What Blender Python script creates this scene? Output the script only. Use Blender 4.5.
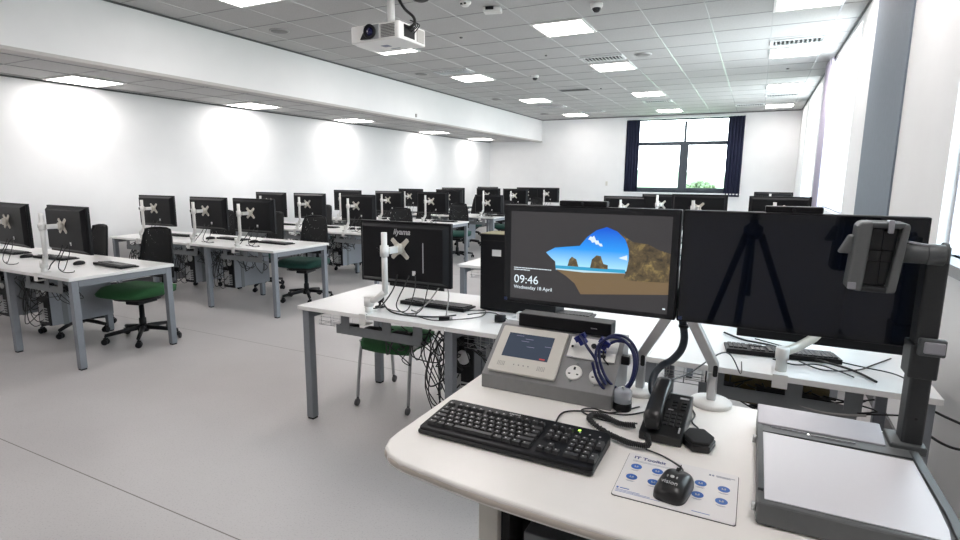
import bpy, bmesh, math, random
from mathutils import Vector, Matrix
from mathutils.geometry import tessellate_polygon
random.seed(7)
for o in list(bpy.data.objects): bpy.data.objects.remove(o)
SC = bpy.context.scene
COL = SC.collection
PI = math.pi

# ------------------------------------------------------------------ camera
cam_d = bpy.data.cameras.new('camera'); cam = bpy.data.objects.new('camera', cam_d); COL.objects.link(cam)
FPX = 549.27
cam_d.sensor_width = 36.0; cam_d.lens = FPX / 960 * 36.0; cam_d.clip_start = 0.02; cam_d.clip_end = 400
pit, yaw, rol = math.radians(9.553), math.radians(26.4625), math.radians(.452)
fw = Vector((-math.sin(yaw) * math.cos(pit), math.cos(yaw) * math.cos(pit), -math.sin(pit)))
rt = Vector((math.cos(yaw), math.sin(yaw), 0)); up = rt.cross(fw)
r2 = rt * math.cos(rol) + up * math.sin(rol); u2 = up * math.cos(rol) - rt * math.sin(rol)
cam.matrix_world = Matrix(((r2.x, u2.x, -fw.x, 0), (r2.y, u2.y, -fw.y, 0), (r2.z, u2.z, -fw.z, 1.5), (0, 0, 0, 1)))
SC.camera = cam

# ------------------------------------------------------------------ world, exposure
SC.view_settings.view_transform = 'Standard'; SC.view_settings.look = 'None'
SC.view_settings.gamma = 1.0; SC.view_settings.use_curve_mapping = False
SC.view_settings.exposure = 0.22
LAMP = 16.0        # strength of the ceiling panels
SKY = 9.0
W = bpy.data.worlds.new('sky'); SC.world = W; W.use_nodes = True
wn = W.node_tree.nodes; wl = W.node_tree.links; wn.clear()
wo = wn.new('ShaderNodeOutputWorld'); bg = wn.new('ShaderNodeBackground')
tc = wn.new('ShaderNodeTexCoord'); sp = wn.new('ShaderNodeSeparateXYZ'); cr = wn.new('ShaderNodeValToRGB')
cr.color_ramp.elements[0].position = 0.0; cr.color_ramp.elements[0].color = (.93, .97, 1, 1)
cr.color_ramp.elements[1].position = 0.6; cr.color_ramp.elements[1].color = (.62, .86, 1, 1)
wl.new(tc.outputs['Generated'], sp.inputs[0]); wl.new(sp.outputs['Z'], cr.inputs[0])
wl.new(cr.outputs[0], bg.inputs[0]); bg.inputs[1].default_value = SKY; wl.new(bg.outputs[0], wo.inputs[0])

def portal(name, loc, rot, sx, sy):
    l = bpy.data.lights.new(name, 'AREA'); l.shape = 'RECTANGLE'; l.size = sx; l.size_y = sy
    l.cycles.is_portal = True
    o = bpy.data.objects.new(name, l); COL.objects.link(o); o.location = loc; o.rotation_euler = rot
XW = .82; YB = 15.7; ZC = 3.18; XL = -7.5; XBK = -5.8; ZL = 2.575; YF = -3.0
RWIN = [(2.3, 3.45), (7.0, 9.3), (11.0, 13.4)]  # nearest window cut short out of view to hold back its daylight
for i, (a, b) in enumerate(RWIN):
    portal('window_portal', (1.0, (a + b) / 2, 2.1), (0, PI / 2, 0), 1.95, b - a)
portal('window_portal', (-1.9, 15.85, 2.1), (-PI / 2, 0, 0), 2.9, 1.95)

# ------------------------------------------------------------------ materials
def mat(name, col, rough=.5, metal=0., noise=0., nscale=30., spec=.5, bump=0., emis=None, es=0., coat=0.):
    m = bpy.data.materials.new(name); m.use_nodes = True
    n = m.node_tree.nodes; l = m.node_tree.links; b = n['Principled BSDF']
    b.inputs['Roughness'].default_value = rough; b.inputs['Metallic'].default_value = metal
    b.inputs['Specular IOR Level'].default_value = spec; b.inputs['Coat Weight'].default_value = coat
    b.inputs['Base Color'].default_value = (*col, 1)
    if noise or bump:
        t = n.new('ShaderNodeTexCoord'); x = n.new('ShaderNodeTexNoise'); x.inputs['Scale'].default_value = nscale
        x.inputs['Detail'].default_value = 3
        l.new(t.outputs['Object'], x.inputs['Vector'])
        if noise:
            r = n.new('ShaderNodeValToRGB')
            r.color_ramp.elements[0].color = (*[max(0, c * (1 - noise)) for c in col], 1); r.color_ramp.elements[0].position = .3
            r.color_ramp.elements[1].color = (*[min(1, c * (1 + noise)) for c in col], 1); r.color_ramp.elements[1].position = .7
            l.new(x.outputs['Fac'], r.inputs[0]); l.new(r.outputs[0], b.inputs['Base Color'])
        if bump:
            u = n.new('ShaderNodeBump'); u.inputs['Strength'].default_value = bump; u.inputs['Distance'].default_value = .002
            l.new(x.outputs['Fac'], u.inputs['Height']); l.new(u.outputs[0], b.inputs['Normal'])
    if emis:
        b.inputs['Emission Color'].default_value = (*emis, 1); b.inputs['Emission Strength'].default_value = es
    return m
M = {}
M['wall'] = mat('wall_paint', (.80, .80, .80), .75, noise=.015, nscale=3, bump=.05)
M['grey_pier'] = mat('grey_paint', (.15, .18, .22), .7, noise=.04, nscale=20)
M['desk_top'] = mat('white_laminate', (.80, .79, .78), .28, noise=.01, nscale=8)
M['teacher_top'] = mat('warm_white_laminate', (.85, .825, .79), .3, noise=.012, nscale=10)
M['edge'] = mat('desk_edging', (.60, .54, .48), .4, noise=.02, nscale=20)
M['steel_grey'] = mat('grey_coated_steel', (.20, .215, .24), .45, noise=.03, nscale=60, bump=.1)
M['tray_grey'] = mat('tray_steel', (.17, .18, .19), .5, noise=.03, nscale=40)
M['tower_grey'] = mat('tower_side', (.25, .265, .29), .5, noise=.03, nscale=50)
M['black'] = mat('black_plastic', (.006, .006, .0075), .42, noise=.1, nscale=80, spec=.25)
M['black_matt'] = mat('black_matt', (.007, .007, .008), .75, noise=.1, nscale=80)
M['dark_glass'] = mat('dark_screen_glass', (.006, .007, .01), .06, spec=.5, noise=.05, nscale=4)
M['key'] = mat('keycap', (.03, .03, .032), .45, noise=.1, nscale=200)
M['key_mark'] = mat('key_legend', (.55, .55, .55), .5, noise=.02)
M['cream'] = mat('cream_metal', (.62, .59, .53), .35, noise=.03, nscale=40, metal=.15)
M['white_pl'] = mat('white_plastic', (.78, .77, .75), .35, noise=.015, nscale=30)
M['beige_pl'] = mat('beige_plastic', (.62, .60, .55), .4, noise=.015, nscale=30)
M['alu'] = mat('aluminium', (.55, .55, .56), .3, metal=.85, noise=.04, nscale=60)
M['chrome'] = mat('chrome', (.7, .7, .72), .12, metal=1, noise=.03, nscale=30)
M['silver_paint'] = mat('silver_paint', (.42, .43, .44), .35, metal=.3, noise=.02, nscale=50)
M['green'] = mat('green_fabric', (.020, .095, .030), .9, noise=.2, nscale=300, bump=.4)
M['dgreen'] = mat('dark_green_fabric', (.008, .05, .038), .9, noise=.2, nscale=300, bump=.4)
M['olive'] = mat('olive_fabric', (.075, .055, .012), .9, noise=.2, nscale=200, bump=.3)
M['olive_top'] = mat('dusty_olive_metal', (.21, .18, .08), .5, noise=.1, nscale=20)
M['cable'] = mat('black_cable', (.012, .012, .013), .45, noise=.1, nscale=50)
M['grey_cable'] = mat('grey_cable', (.30, .29, .28), .5, noise=.05, nscale=50)
M['blue_cable'] = mat('blue_cable', (.006, .010, .07), .35, noise=.1, nscale=50)
M['blue_plug'] = mat('blue_plug', (.008, .015, .16), .35, noise=.1, nscale=50)
M['sleeve'] = mat('blue_black_sleeve', (.02, .028, .04), .35, noise=.4, nscale=90, bump=.4)
M['av_grey'] = mat('av_grey_metal', (.235, .235, .24), .45, noise=.03, nscale=60)
M['viz_grey'] = mat('visualiser_grey', (.075, .082, .085), .45, noise=.03, nscale=80)
M['viz_frame'] = mat('visualiser_frame', (.115, .12, .122), .45, noise=.03, nscale=80)
M['post_black'] = mat('post_charcoal', (.022, .024, .026), .45, noise=.06, nscale=80)
M['platen'] = mat('platen_white', (.74, .74, .78), .35, noise=.01, nscale=5)
M['hood'] = mat('light_silver', (.33, .33, .36), .35, metal=.2, noise=.02, nscale=20)
M['phone'] = mat('phone_black', (.010, .010, .011), .32, noise=.05, nscale=60)
M['blue_ink'] = mat('blue_ink', (.03, .13, .45), .4, noise=.03, nscale=60)
M['navy_ink'] = mat('navy_ink', (.03, .05, .20), .4, noise=.03)
M['grey_ink'] = mat('grey_ink', (.25, .27, .36), .5, noise=.03)
M['mat_card'] = mat('mat_card', (.80, .785, .78), .3, noise=.01, nscale=10)
M['label_white'] = mat('white_label', (.75, .75, .75), .5, noise=.02)
M['logo_grey'] = mat('logo_grey', (.50, .50, .52), .4, noise=.02)
M['yellow'] = mat('yellow_cable_tag', (.55, .33, .03), .5, noise=.05)
M['curtain'] = mat('navy_curtain', (.018, .022, .055), .9, noise=.15, nscale=60, bump=.3)
M['win_frame'] = mat('dark_window_frame', (.05, .06, .075), .45, noise=.05, nscale=40)
M['pale_frame'] = mat('pale_window_frame', (.62, .61, .66), .45, noise=.03, nscale=40)
M['lavender'] = mat('pale_lavender_fabric', (.50, .46, .56), .9, noise=.06, nscale=60, bump=.2)
M['tgap'] = mat('ceiling_tile_joint', (.20, .20, .20), .6, noise=.02, nscale=30)
M['grass'] = mat('grass_field', (.22, .25, .14), .95, noise=.25, nscale=.15)
M['leaf'] = mat('tree_leaf', (.12, .16, .08), .9, noise=.3, nscale=4)
M['bark'] = mat('bark', (.08, .06, .04), .9, noise=.3, nscale=10)
M['vent'] = mat('vent_metal', (.72, .73, .73), .35, noise=.02, nscale=20)
M['vent_dark'] = mat('vent_void', (.03, .03, .03), .8, noise=.1)
M['speaker_grille'] = mat('speaker_grille', (.22, .215, .21), .6, noise=.15, nscale=400)
M['lens'] = mat('lens_glass', (.01, .01, .03), .05, noise=.05, emis=(.12, .12, .6), es=.03)  # faint blue glow put into the lens glass itself
M['skirt'] = mat('skirting', (.10, .10, .105), .6, noise=.04)
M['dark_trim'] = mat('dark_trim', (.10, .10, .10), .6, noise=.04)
M['lip'] = mat('lip_paint', (.48, .46, .44), .6, noise=.02)
M['lamp'] = mat('lamp_diffuser', (.9, .9, .88), .6, noise=.01, nscale=200, emis=(1, .945, .925), es=LAMP)
M['board'] = mat('circuit_board', (.03, .045, .035), .5, noise=.4, nscale=60)

def pane_mat():
    m = bpy.data.materials.new('window_glass'); m.use_nodes = True; n = m.node_tree.nodes; l = m.node_tree.links; n.clear()
    o = n.new('ShaderNodeOutputMaterial'); x = n.new('ShaderNodeMixShader'); t = n.new('ShaderNodeBsdfTransparent')
    g = n.new('ShaderNodeBsdfGlossy'); g.inputs['Roughness'].default_value = .02; f = n.new('ShaderNodeMath'); f.operation = 'MULTIPLY'; f.inputs[1].default_value = .12; fr = n.new('ShaderNodeFresnel'); fr.inputs[0].default_value = 1.45; l.new(fr.outputs[0], f.inputs[0])
    t.inputs[0].default_value = (.96, .98, .98, 1)
    l.new(f.outputs[0], x.inputs[0]); l.new(t.outputs[0], x.inputs[1]); l.new(g.outputs[0], x.inputs[2]); l.new(x.outputs[0], o.inputs[0])
    return m
M['glass'] = pane_mat()
def clear_mat():
    m = bpy.data.materials.new('clear_plastic'); m.use_nodes = True; n = m.node_tree.nodes; l = m.node_tree.links; n.clear()
    o = n.new('ShaderNodeOutputMaterial'); x = n.new('ShaderNodeMixShader'); t = n.new('ShaderNodeBsdfTransparent')
    g = n.new('ShaderNodeBsdfPrincipled'); g.inputs['Base Color'].default_value = (.55, .58, .64, 1); g.inputs['Roughness'].default_value = .12
    x.inputs[0].default_value = .55
    l.new(t.outputs[0], x.inputs[1]); l.new(g.outputs[0], x.inputs[2]); l.new(x.outputs[0], o.inputs[0])
    return m
M['clear'] = clear_mat()
def mesh_fabric():
    m = bpy.data.materials.new('black_mesh_fabric'); m.use_nodes = True; n = m.node_tree.nodes; l = m.node_tree.links
    b = n['Principled BSDF']; b.inputs['Base Color'].default_value = (.010, .010, .011, 1); b.inputs['Roughness'].default_value = .8
    t = n.new('ShaderNodeTexCoord'); mp = n.new('ShaderNodeMapping'); mp.inputs['Scale'].default_value = (60, 60, 60)
    v = n.new('ShaderNodeTexVoronoi'); v.inputs['Scale'].default_value = 1; v.inputs['Randomness'].default_value = .15
    c = n.new('ShaderNodeMath'); c.operation = 'GREATER_THAN'; c.inputs[1].default_value = .22
    l.new(t.outputs['Object'], mp.inputs[0]); l.new(mp.outputs[0], v.inputs['Vector']); l.new(v.outputs['Distance'], c.inputs[0])
    l.new(c.outputs[0], b.inputs['Alpha'])
    return m
M['mesh'] = mesh_fabric()
def floor_mat():
    m = bpy.data.materials.new('grey_vinyl_floor'); m.use_nodes = True; n = m.node_tree.nodes; l = m.node_tree.links; b = n['Principled BSDF']
    t = n.new('ShaderNodeTexCoord')
    x = n.new('ShaderNodeTexNoise'); x.inputs['Scale'].default_value = 1.1; x.inputs['Detail'].default_value = 5; l.new(t.outputs['Object'], x.inputs['Vector'])
    r = n.new('ShaderNodeValToRGB'); r.color_ramp.elements[0].position = .3; r.color_ramp.elements[1].position = .7
    r.color_ramp.elements[0].color = (.44, .42, .418, 1); r.color_ramp.elements[1].color = (.50, .48, .475, 1); l.new(x.outputs['Fac'], r.inputs[0])
    y = n.new('ShaderNodeTexNoise'); y.inputs['Scale'].default_value = 130; y.inputs['Detail'].default_value = 1; l.new(t.outputs['Object'], y.inputs['Vector'])
    r3 = n.new('ShaderNodeValToRGB'); r3.color_ramp.elements[0].position = .30; r3.color_ramp.elements[1].position = .42
    r3.color_ramp.elements[0].color = (.72, .72, .73, 1); r3.color_ramp.elements[1].color = (1, 1, 1, 1); l.new(y.outputs['Fac'], r3.inputs[0])
    mx = n.new('ShaderNodeMix'); mx.data_type = 'RGBA'; mx.blend_type = 'MULTIPLY'; mx.inputs[0].default_value = .6
    l.new(r.outputs[0], mx.inputs[6]); l.new(r3.outputs[0], mx.inputs[7])
    # welded seams: one every 2 m across the room
    s = n.new('ShaderNodeSeparateXYZ'); l.new(t.outputs['Object'], s.inputs[0])
    a = n.new('ShaderNodeMath'); a.operation = 'ADD'; a.inputs[1].default_value = 20.6 - 2.01; l.new(s.outputs['Y'], a.inputs[0])
    w = n.new('ShaderNodeMath'); w.operation = 'MODULO'; w.inputs[1].default_value = 2.0; l.new(a.outputs[0], w.inputs[0])
    g = n.new('ShaderNodeMath'); g.operation = 'LESS_THAN'; g.inputs[1].default_value = .006; l.new(w.outputs[0], g.inputs[0])
    m2 = n.new('ShaderNodeMix'); m2.data_type = 'RGBA'; l.new(g.outputs[0], m2.inputs[0]); l.new(mx.outputs[2], m2.inputs[6]); m2.inputs[7].default_value = (.16, .14, .13, 1)
    l.new(m2.outputs[2], b.inputs['Base Color'])
    b.inputs['Roughness'].default_value = .42
    return m
M['floor'] = floor_mat()
def tile_mat(name, ox=0.):
    m = bpy.data.materials.new(name); m.use_nodes = True; n = m.node_tree.nodes; l = m.node_tree.links; b = n['Principled BSDF']
    t = n.new('ShaderNodeTexCoord'); x = n.new('ShaderNodeTexNoise'); x.inputs['Scale'].default_value = 90; x.inputs['Detail'].default_value = 2
    l.new(t.outputs['Object'], x.inputs['Vector'])
    r = n.new('ShaderNodeValToRGB'); r.color_ramp.elements[0].position = .35; r.color_ramp.elements[1].position = .65
    r.color_ramp.elements[0].color = (.435, .43, .425, 1); r.color_ramp.elements[1].color = (.49, .485, .48, 1); l.new(x.outputs['Fac'], r.inputs[0])
    l.new(r.outputs[0], b.inputs['Base Color']); b.inputs['Roughness'].default_value = .85
    bu = n.new('ShaderNodeBump'); bu.inputs['Strength'].default_value = .15; l.new(x.outputs['Fac'], bu.inputs['Height']); l.new(bu.outputs[0], b.inputs['Normal'])
    return m
M['tile'] = tile_mat('mineral_ceiling_tile')
M['tbar'] = mat('ceiling_grid_bar', (.62, .62, .62), .18, noise=.02, nscale=30)

# ------------------------------------------------------------------ mesh helpers
def box(bm, x0, x1, y0, y1, z0, z1, T=None, mi=0):
    vs = [bm.verts.new((x, y, z)) for x in (x0, x1) for y in (y0, y1) for z in (z0, z1)]
    if T: 
        for v in vs: v.co = T @ v.co
    for f in ((0, 1, 3, 2), (4, 6, 7, 5), (0, 4, 5, 1), (2, 3, 7, 6), (0, 2, 6, 4), (1, 5, 7, 3)):
        fc = bm.faces.new([vs[i] for i in f]); fc.material_index = mi
    return vs
def tube(bm, pts, r, seg=8, closed=False, mi=0, cap=True, spline=0):
    pts = [Vector(p) for p in pts]
    if spline: pts = catmull(pts, spline)
    n = len(pts); rings = []
    rad = r if isinstance(r, (list, tuple)) else None
    prev = None
    for i, p in enumerate(pts):
        if closed: d = pts[(i + 1) % n] - pts[i - 1]
        else: d = pts[min(i + 1, n - 1)] - pts[max(i - 1, 0)]
        if d.length < 1e-9: d = Vector((0, 0, 1))
        d.normalize()
        if prev is None:
            a = Vector((0, 0, 1)) if abs(d.z) < .9 else Vector((1, 0, 0))
            s = d.cross(a).normalized()
        else:
            s = (prev - d * prev.dot(d))
            s = s.normalized() if s.length > 1e-6 else d.orthogonal().normalized()
        prev = s; t = d.cross(s)
        rr = (rad[min(int(i * len(rad) / n), len(rad) - 1)] if rad else r)
        rings.append([bm.verts.new(p + (s * math.cos(2 * PI * k / seg) + t * math.sin(2 * PI * k / seg)) * rr) for k in range(seg)])
    m = n if closed else n - 1
    for i in range(m):
        A, B = rings[i], rings[(i + 1) % n]
        for k in range(seg):
            f = bm.faces.new((A[k], A[(k + 1) % seg], B[(k + 1) % seg], B[k])); f.smooth = True; f.material_index = mi
    if cap and not closed:
        f = bm.faces.new(rings[0][::-1]); f.material_index = mi; f = bm.faces.new(rings[-1]); f.material_index = mi
def catmull(P, n):
    out = []
    for i in range(len(P) - 1):
        p0 = P[max(i - 1, 0)]; p1 = P[i]; p2 = P[i + 1]; p3 = P[min(i + 2, len(P) - 1)]
        for k in range(n):
            t = k / n
            out.append(.5 * ((2 * p1) + (p2 - p0) * t + (2 * p0 - 5 * p1 + 4 * p2 - p3) * t * t + (3 * p1 - p0 - 3 * p2 + p3) * t ** 3))
    out.append(P[-1]); return out
def lathe(bm, prof, c=(0, 0, 0), seg=24, T=None, mi=0, smooth=True):
    c = Vector(c); rings = []
    for r, z in prof:
        rings.append([bm.verts.new((c + Vector((r * math.cos(2 * PI * k / seg), r * math.sin(2 * PI * k / seg), z)))) for k in range(seg)])
    if T:
        for R in rings:
            for v in R: v.co = T @ v.co
    for i in range(len(rings) - 1):
        for k in range(seg):
            f = bm.faces.new((rings[i][k], rings[i][(k + 1) % seg], rings[i + 1][(k + 1) % seg], rings[i + 1][k])); f.smooth = smooth; f.material_index = mi
    f = bm.faces.new(rings[0][::-1]); f.material_index = mi; f = bm.faces.new(rings[-1]); f.material_index = mi
def prism(bm, poly, a, b, axis='z', T=None, mi=0):
    def mk(p, h):
        if axis == 'z': return Vector((p[0], p[1], h))
        if axis == 'x': return Vector((h, p[0], p[1]))
        return Vector((p[0], h, p[1]))
    A = [bm.verts.new(mk(p, a)) for p in poly]; B = [bm.verts.new(mk(p, b)) for p in poly]
    if T:
        for v in A + B: v.co = T @ v.co
    n = len(poly)
    f = bm.faces.new(A[::-1]); f.material_index = mi; f = bm.faces.new(B); f.material_index = mi
    for i in range(n):
        f = bm.faces.new((A[i], A[(i + 1) % n], B[(i + 1) % n], B[i])); f.material_index = mi
def rrect(x0, x1, y0, y1, r, n=5):
    out = []
    for cx, cy, a0 in ((x1 - r, y1 - r, 0), (x0 + r, y1 - r, 90), (x0 + r, y0 + r, 180), (x1 - r, y0 + r, 270)):
        for k in range(n + 1):
            a = math.radians(a0 + 90 * k / n); out.append((cx + r * math.cos(a), cy + r * math.sin(a)))
    return out
def NB(): return bmesh.new()
def obj(name, bm, m, parent=None, bev=0, seg=2, label=None, shift=None, smooth=False):
    bmesh.ops.recalc_face_normals(bm, faces=bm.faces)
    if shift is not None:
        s = Vector(shift)
        for v in bm.verts: v.co -= s
    if smooth:
        for f in bm.faces: f.smooth = True
    me = bpy.data.meshes.new(name); bm.to_mesh(me); bm.free()
    for x in (m if isinstance(m, (list, tuple)) else [m]): me.materials.append(M[x])
    o = bpy.data.objects.new(name, me); COL.objects.link(o)
    if parent: o.parent = parent
    if bev:
        b = o.modifiers.new('bevel', 'BEVEL'); b.width = bev; b.segments = seg; b.limit_method = 'ANGLE'; b.angle_limit = math.radians(40)
    if label: o['label'] = label
    return o
def tag(o, label, cat, group=None):
    o['label'] = label; o['category'] = cat
    if group: o['group'] = group
    return o
def thing(name, label, cat, loc=(0, 0, 0), rz=0, group=None):
    o = bpy.data.objects.new(name, None); COL.objects.link(o); o.location = loc; o.rotation_euler = (0, 0, rz)
    o.empty_display_size = .1
    return tag(o, label, cat, group)
def struct(name, bm, m, parent=None, bev=0):
    o = obj(name, bm, m, parent, bev)
    if not parent: o['kind'] = 'structure'
    return o
KIDS = {}
def kids(o):
    return [c for c in bpy.data.objects if c.parent == o]
def dup(root, loc, rz=0, label=None, group=None, skip=()):
    r = root.copy(); COL.objects.link(r); r.location = loc; r.rotation_euler = (0, 0, rz)
    if label: r['label'] = label
    if group: r['group'] = group
    def rec(src, dst):
        if src.name not in KIDS: KIDS[src.name] = kids(src)
        for ch in KIDS[src.name]:
            if ch.name.split('.')[0] in skip: continue
            c = ch.copy(); COL.objects.link(c); c.parent = dst; rec(ch, c)
    rec(root, r)
    return r
def text_bm(s, size, depth=.0006, align='LEFT', shear=0, bold=0):
    cu = bpy.data.curves.new('txt', 'FONT'); cu.body = s; cu.size = size; cu.extrude = depth; cu.align_x = align; cu.shear = shear; cu.offset = bold
    cu.resolution_u = 3
    o = bpy.data.objects.new('txt', cu); COL.objects.link(o)
    dg = bpy.context.evaluated_depsgraph_get(); me = bpy.data.meshes.new_from_object(o.evaluated_get(dg))
    bm = bmesh.new(); bm.from_mesh(me); bpy.data.objects.remove(o); bpy.data.curves.remove(cu); bpy.data.meshes.remove(me)
    return bm
def xf(bm, T):
    for v in bm.verts: v.co = T @ v.co
    return bm
FRONT = Matrix.Rotation(PI / 2, 4, 'X')       # text standing upright, read from -y

# ------------------------------------------------------------------ room shell
b = NB(); box(b, XL - .3, XW + .45, YF - .2, YB + .35, -.15, 0); struct('floor', b, 'floor')
b = NB(); box(b, XBK, XW + .45, YF - .2, YB + .35, ZC, ZC + .15); struct('ceiling', b, 'tile')
b = NB(); box(b, XL - .3, XBK - .0001, YF - .2, YB, ZL, ZL + .15); struct('ceiling_low', b, 'tile')
b = NB()
x = -5.4
while x < XW:
    box(b, x - .006, x + .006, YF, YB, ZC - .003, ZC + .002); x += .6
struct('trim_1', b, 'tbar')
b = NB(); y = YF + .6
while y < YB:
    box(b, XBK + .02, XW, y - .004, y + .004, ZC - .0022, ZC + .002); y += .6
struct('trim_9', b, 'tgap')
b = NB()
for x in (-7.4, -6.8, -6.2): box(b, x - .010, x + .010, YF, YB, ZL - .003, ZL + .002)
struct('trim_2', b, 'tgap'); b = NB()
y = YF + .6
while y < YB:
    box(b, XL, XBK - .001, y - .004, y + .004, ZL - .0025, ZL + .002); y += .6
struct('trim_10', b, 'tgap')
b = NB(); box(b, XBK - .12, XBK, YF, YB, ZL - .004, ZC + .1); struct('trim_3', b, 'wall')      # bulkhead face
b = NB(); box(b, XBK - .14, XBK + .012, YF, YB, ZL - .035, ZL - .004); struct('trim_4', b, 'lip')
b = NB(); box(b, XL - .3, XL, YF - .2, YB + .35, 0, ZC); struct('wall_left', b, 'wall')
b = NB(); box(b, XL, XW + .45, YF - .2, YF, 0, ZC); struct('wall_front', b, 'wall')
# right wall pieces
def rwall(b, y0, y1, z0=0, z1=ZC): box(b, XW, XW + .3, y0, y1, z0, z1)
b = NB(); prev = YF
for a, c in RWIN:
    rwall(b, prev, a); rwall(b, a, c, 0, 1.12); rwall(b, a, c, 3.10, ZC); prev = c
rwall(b, prev, YB); struct('wall_right', b, 'wall')
b = NB(); box(b, XW - .012, XW, 4.63, 6.04, 0.1, ZC - .02); struct('wall_right_pier', b, 'grey_pier')
# back wall with window
WX0, WX1, WZ0, WZ1 = -3.36, -.43, 1.14, 3.09
b = NB()
box(b, XL, WX0, YB, YB + .3, 0, ZC); box(b, WX1, XW + .4, YB, YB + .3, 0, ZC)
box(b, WX0, WX1, YB, YB + .3, 0, WZ0); box(b, WX0, WX1, YB, YB + .3, WZ1, ZC); struct('wall_back', b, 'wall')
# cornice shadow trims, skirting
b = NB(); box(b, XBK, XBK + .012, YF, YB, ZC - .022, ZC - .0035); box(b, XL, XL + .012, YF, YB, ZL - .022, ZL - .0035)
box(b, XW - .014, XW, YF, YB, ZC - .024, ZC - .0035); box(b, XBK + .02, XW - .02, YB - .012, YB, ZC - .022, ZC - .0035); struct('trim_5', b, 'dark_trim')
b = NB(); box(b, XL, XL + .014, YF, YB, 0, .1); struct('baseboard_left', b, 'skirt', bev=.003)
b = NB(); box(b, XW - .014, XW, YF, YB, 0, .1); struct('baseboard_right', b, 'skirt', bev=.003)
b = NB(); box(b, XL + .02, XW - .02, YB - .014, YB, 0, .1); struct('baseboard_back', b, 'skirt', bev=.003)
# window frames
def window(n, x0, x1, z0, z1, y, mull, trans, axis='y', fr=.07, fm='win_frame'):
    b = NB()
    def bb(a0, a1, c0, c1):
        if axis == 'y': box(b, a0, a1, y, y + .07, c0, c1)
        else: box(b, y, y + .07, a0, a1, c0, c1)
    bb(x0, x1, z0, z0 + fr); bb(x0, x1, z1 - fr * .5, z1); bb(x0, x0 + fr, z0 + fr, z1 - fr); bb(x1 - fr, x1, z0 + fr, z1 - fr)
    cuts = [x0 + fr] + [v for m_ in mull for v in (m_[0], m_[1])] + [x1 - fr]
    for i in range(0, len(cuts), 2): bb(cuts[i], cuts[i + 1], trans - .045, trans + .045) if trans else None
    for m_ in mull: bb(m_[0], m_[1], z0 + fr, z1 - fr)
    o = struct('window_%d' % n, b, fm, bev=0)
    for i in range(0, len(cuts), 2):
        for q0, q1 in (((z0 + fr, trans - .045), (trans + .045, z1 - fr)) if trans else ((z0 + fr, z1 - fr),)):
            g = NB()
            if axis == 'y': box(g, cuts[i], cuts[i + 1], y + .03, y + .04, q0, q1)
            else: box(g, y + .03, y + .04, cuts[i], cuts[i + 1], q0, q1)
            p = obj('pane', g, 'glass', o)
    return o
wf = window(1, WX0, WX1, WZ0, WZ1, YB + .12, [(-1.85, -1.79)], 2.44)
b = NB(); box(b, -1.93, -1.71, YB + .10, YB + .12, WZ0 + .02, 2.40); obj('casement_stile', b, 'win_frame', wf, bev=.004)
b = NB(); box(b, WX0 + .07, WX1 - .07, YB + .10, YB + .12, 2.39, 2.49); obj('transom', b, 'win_frame', wf, bev=.004)
b = NB(); box(b, WX0 + .07, -1.93, YB + .105, YB + .12, WZ0 + .05, WZ0 + .13); obj('bottom_rail', b, 'win_frame', wf, bev=.003)
b = NB(); box(b, -1.71, WX1 - .07, YB + .105, YB + .12, WZ0 + .05, WZ0 + .13); obj('bottom_rail', b, 'win_frame', wf, bev=.003)
for i, (a, c) in enumerate(RWIN): window(i + 2, a, c, 1.12, 3.10, XW + .045, [], 0, axis='x', fr=.025, fm='pale_frame')
b = NB(); box(b, WX0 - .04, WX1 + .04, YB - .06, YB + .12, WZ0 - .03, WZ0 + .0); struct('trim_6', b, 'wall', bev=.004)
b = NB(); box(b, XW - .05, XW + .2, RWIN[0][0], RWIN[0][1], 1.12, 1.145); box(b, XW - .055, XW - .045, RWIN[0][0], RWIN[0][1], 1.10, 1.15); struct('trim_7', b, 'av_grey', bev=.002)
# white dado trunking low on right wall
b = NB(); box(b, XW - .07, XW, 1.2, 2.2, .12, .27); struct('trim_8', b, 'lip', bev=.004)

# outside the back window
b = NB()
N = 24
vs = {}
for i in range(N + 1):
    for j in range(N + 1):
        X = -70 + 140 * i / N; Y = 18 + 150 * j / N
        h = -4.2 + max(0, (Y - 55)) * .050 + 2.6 * math.exp(-((X + 26) / 20) ** 2) * max(0, min(1, (Y - 40) / 60)) + .3 * math.sin(X * .13) 
        vs[i, j] = b.verts.new((X, Y, h))
for i in range(N):
    for j in range(N):
        f = b.faces.new((vs[i, j], vs[i + 1, j], vs[i + 1, j + 1], vs[i, j + 1])); f.smooth = True
struct('ground', b, 'grass')
for lbl, tx, ty, s in (('leafy tree seen beyond the right pane of the far window', -8.0, 92, 3.0),):
    t = thing('tree', lbl, 'tree', (tx, ty, -2.9))
    b = NB(); tube(b, [(0, 0, 0), (.1, 0, 1.5), (0, 0, 3)], .25, 8); obj('trunk', b, 'bark', t)
    b = NB()
    for k in range(120):
        a = random.uniform(0, 2 * PI); rr = random.uniform(0, s * .8); c = (rr * math.cos(a), rr * math.sin(a), 2.4 + random.uniform(0, 1.9) * (1 - rr / s / 1.6))
        r0 = random.uniform(.16, .34)
        lathe(b, [(r0 * math.sin(q * PI / 6) + .01, -r0 * math.cos(q * PI / 6)) for q in range(7)], c, 8)
    obj('crown', b, 'leaf', t)

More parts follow.
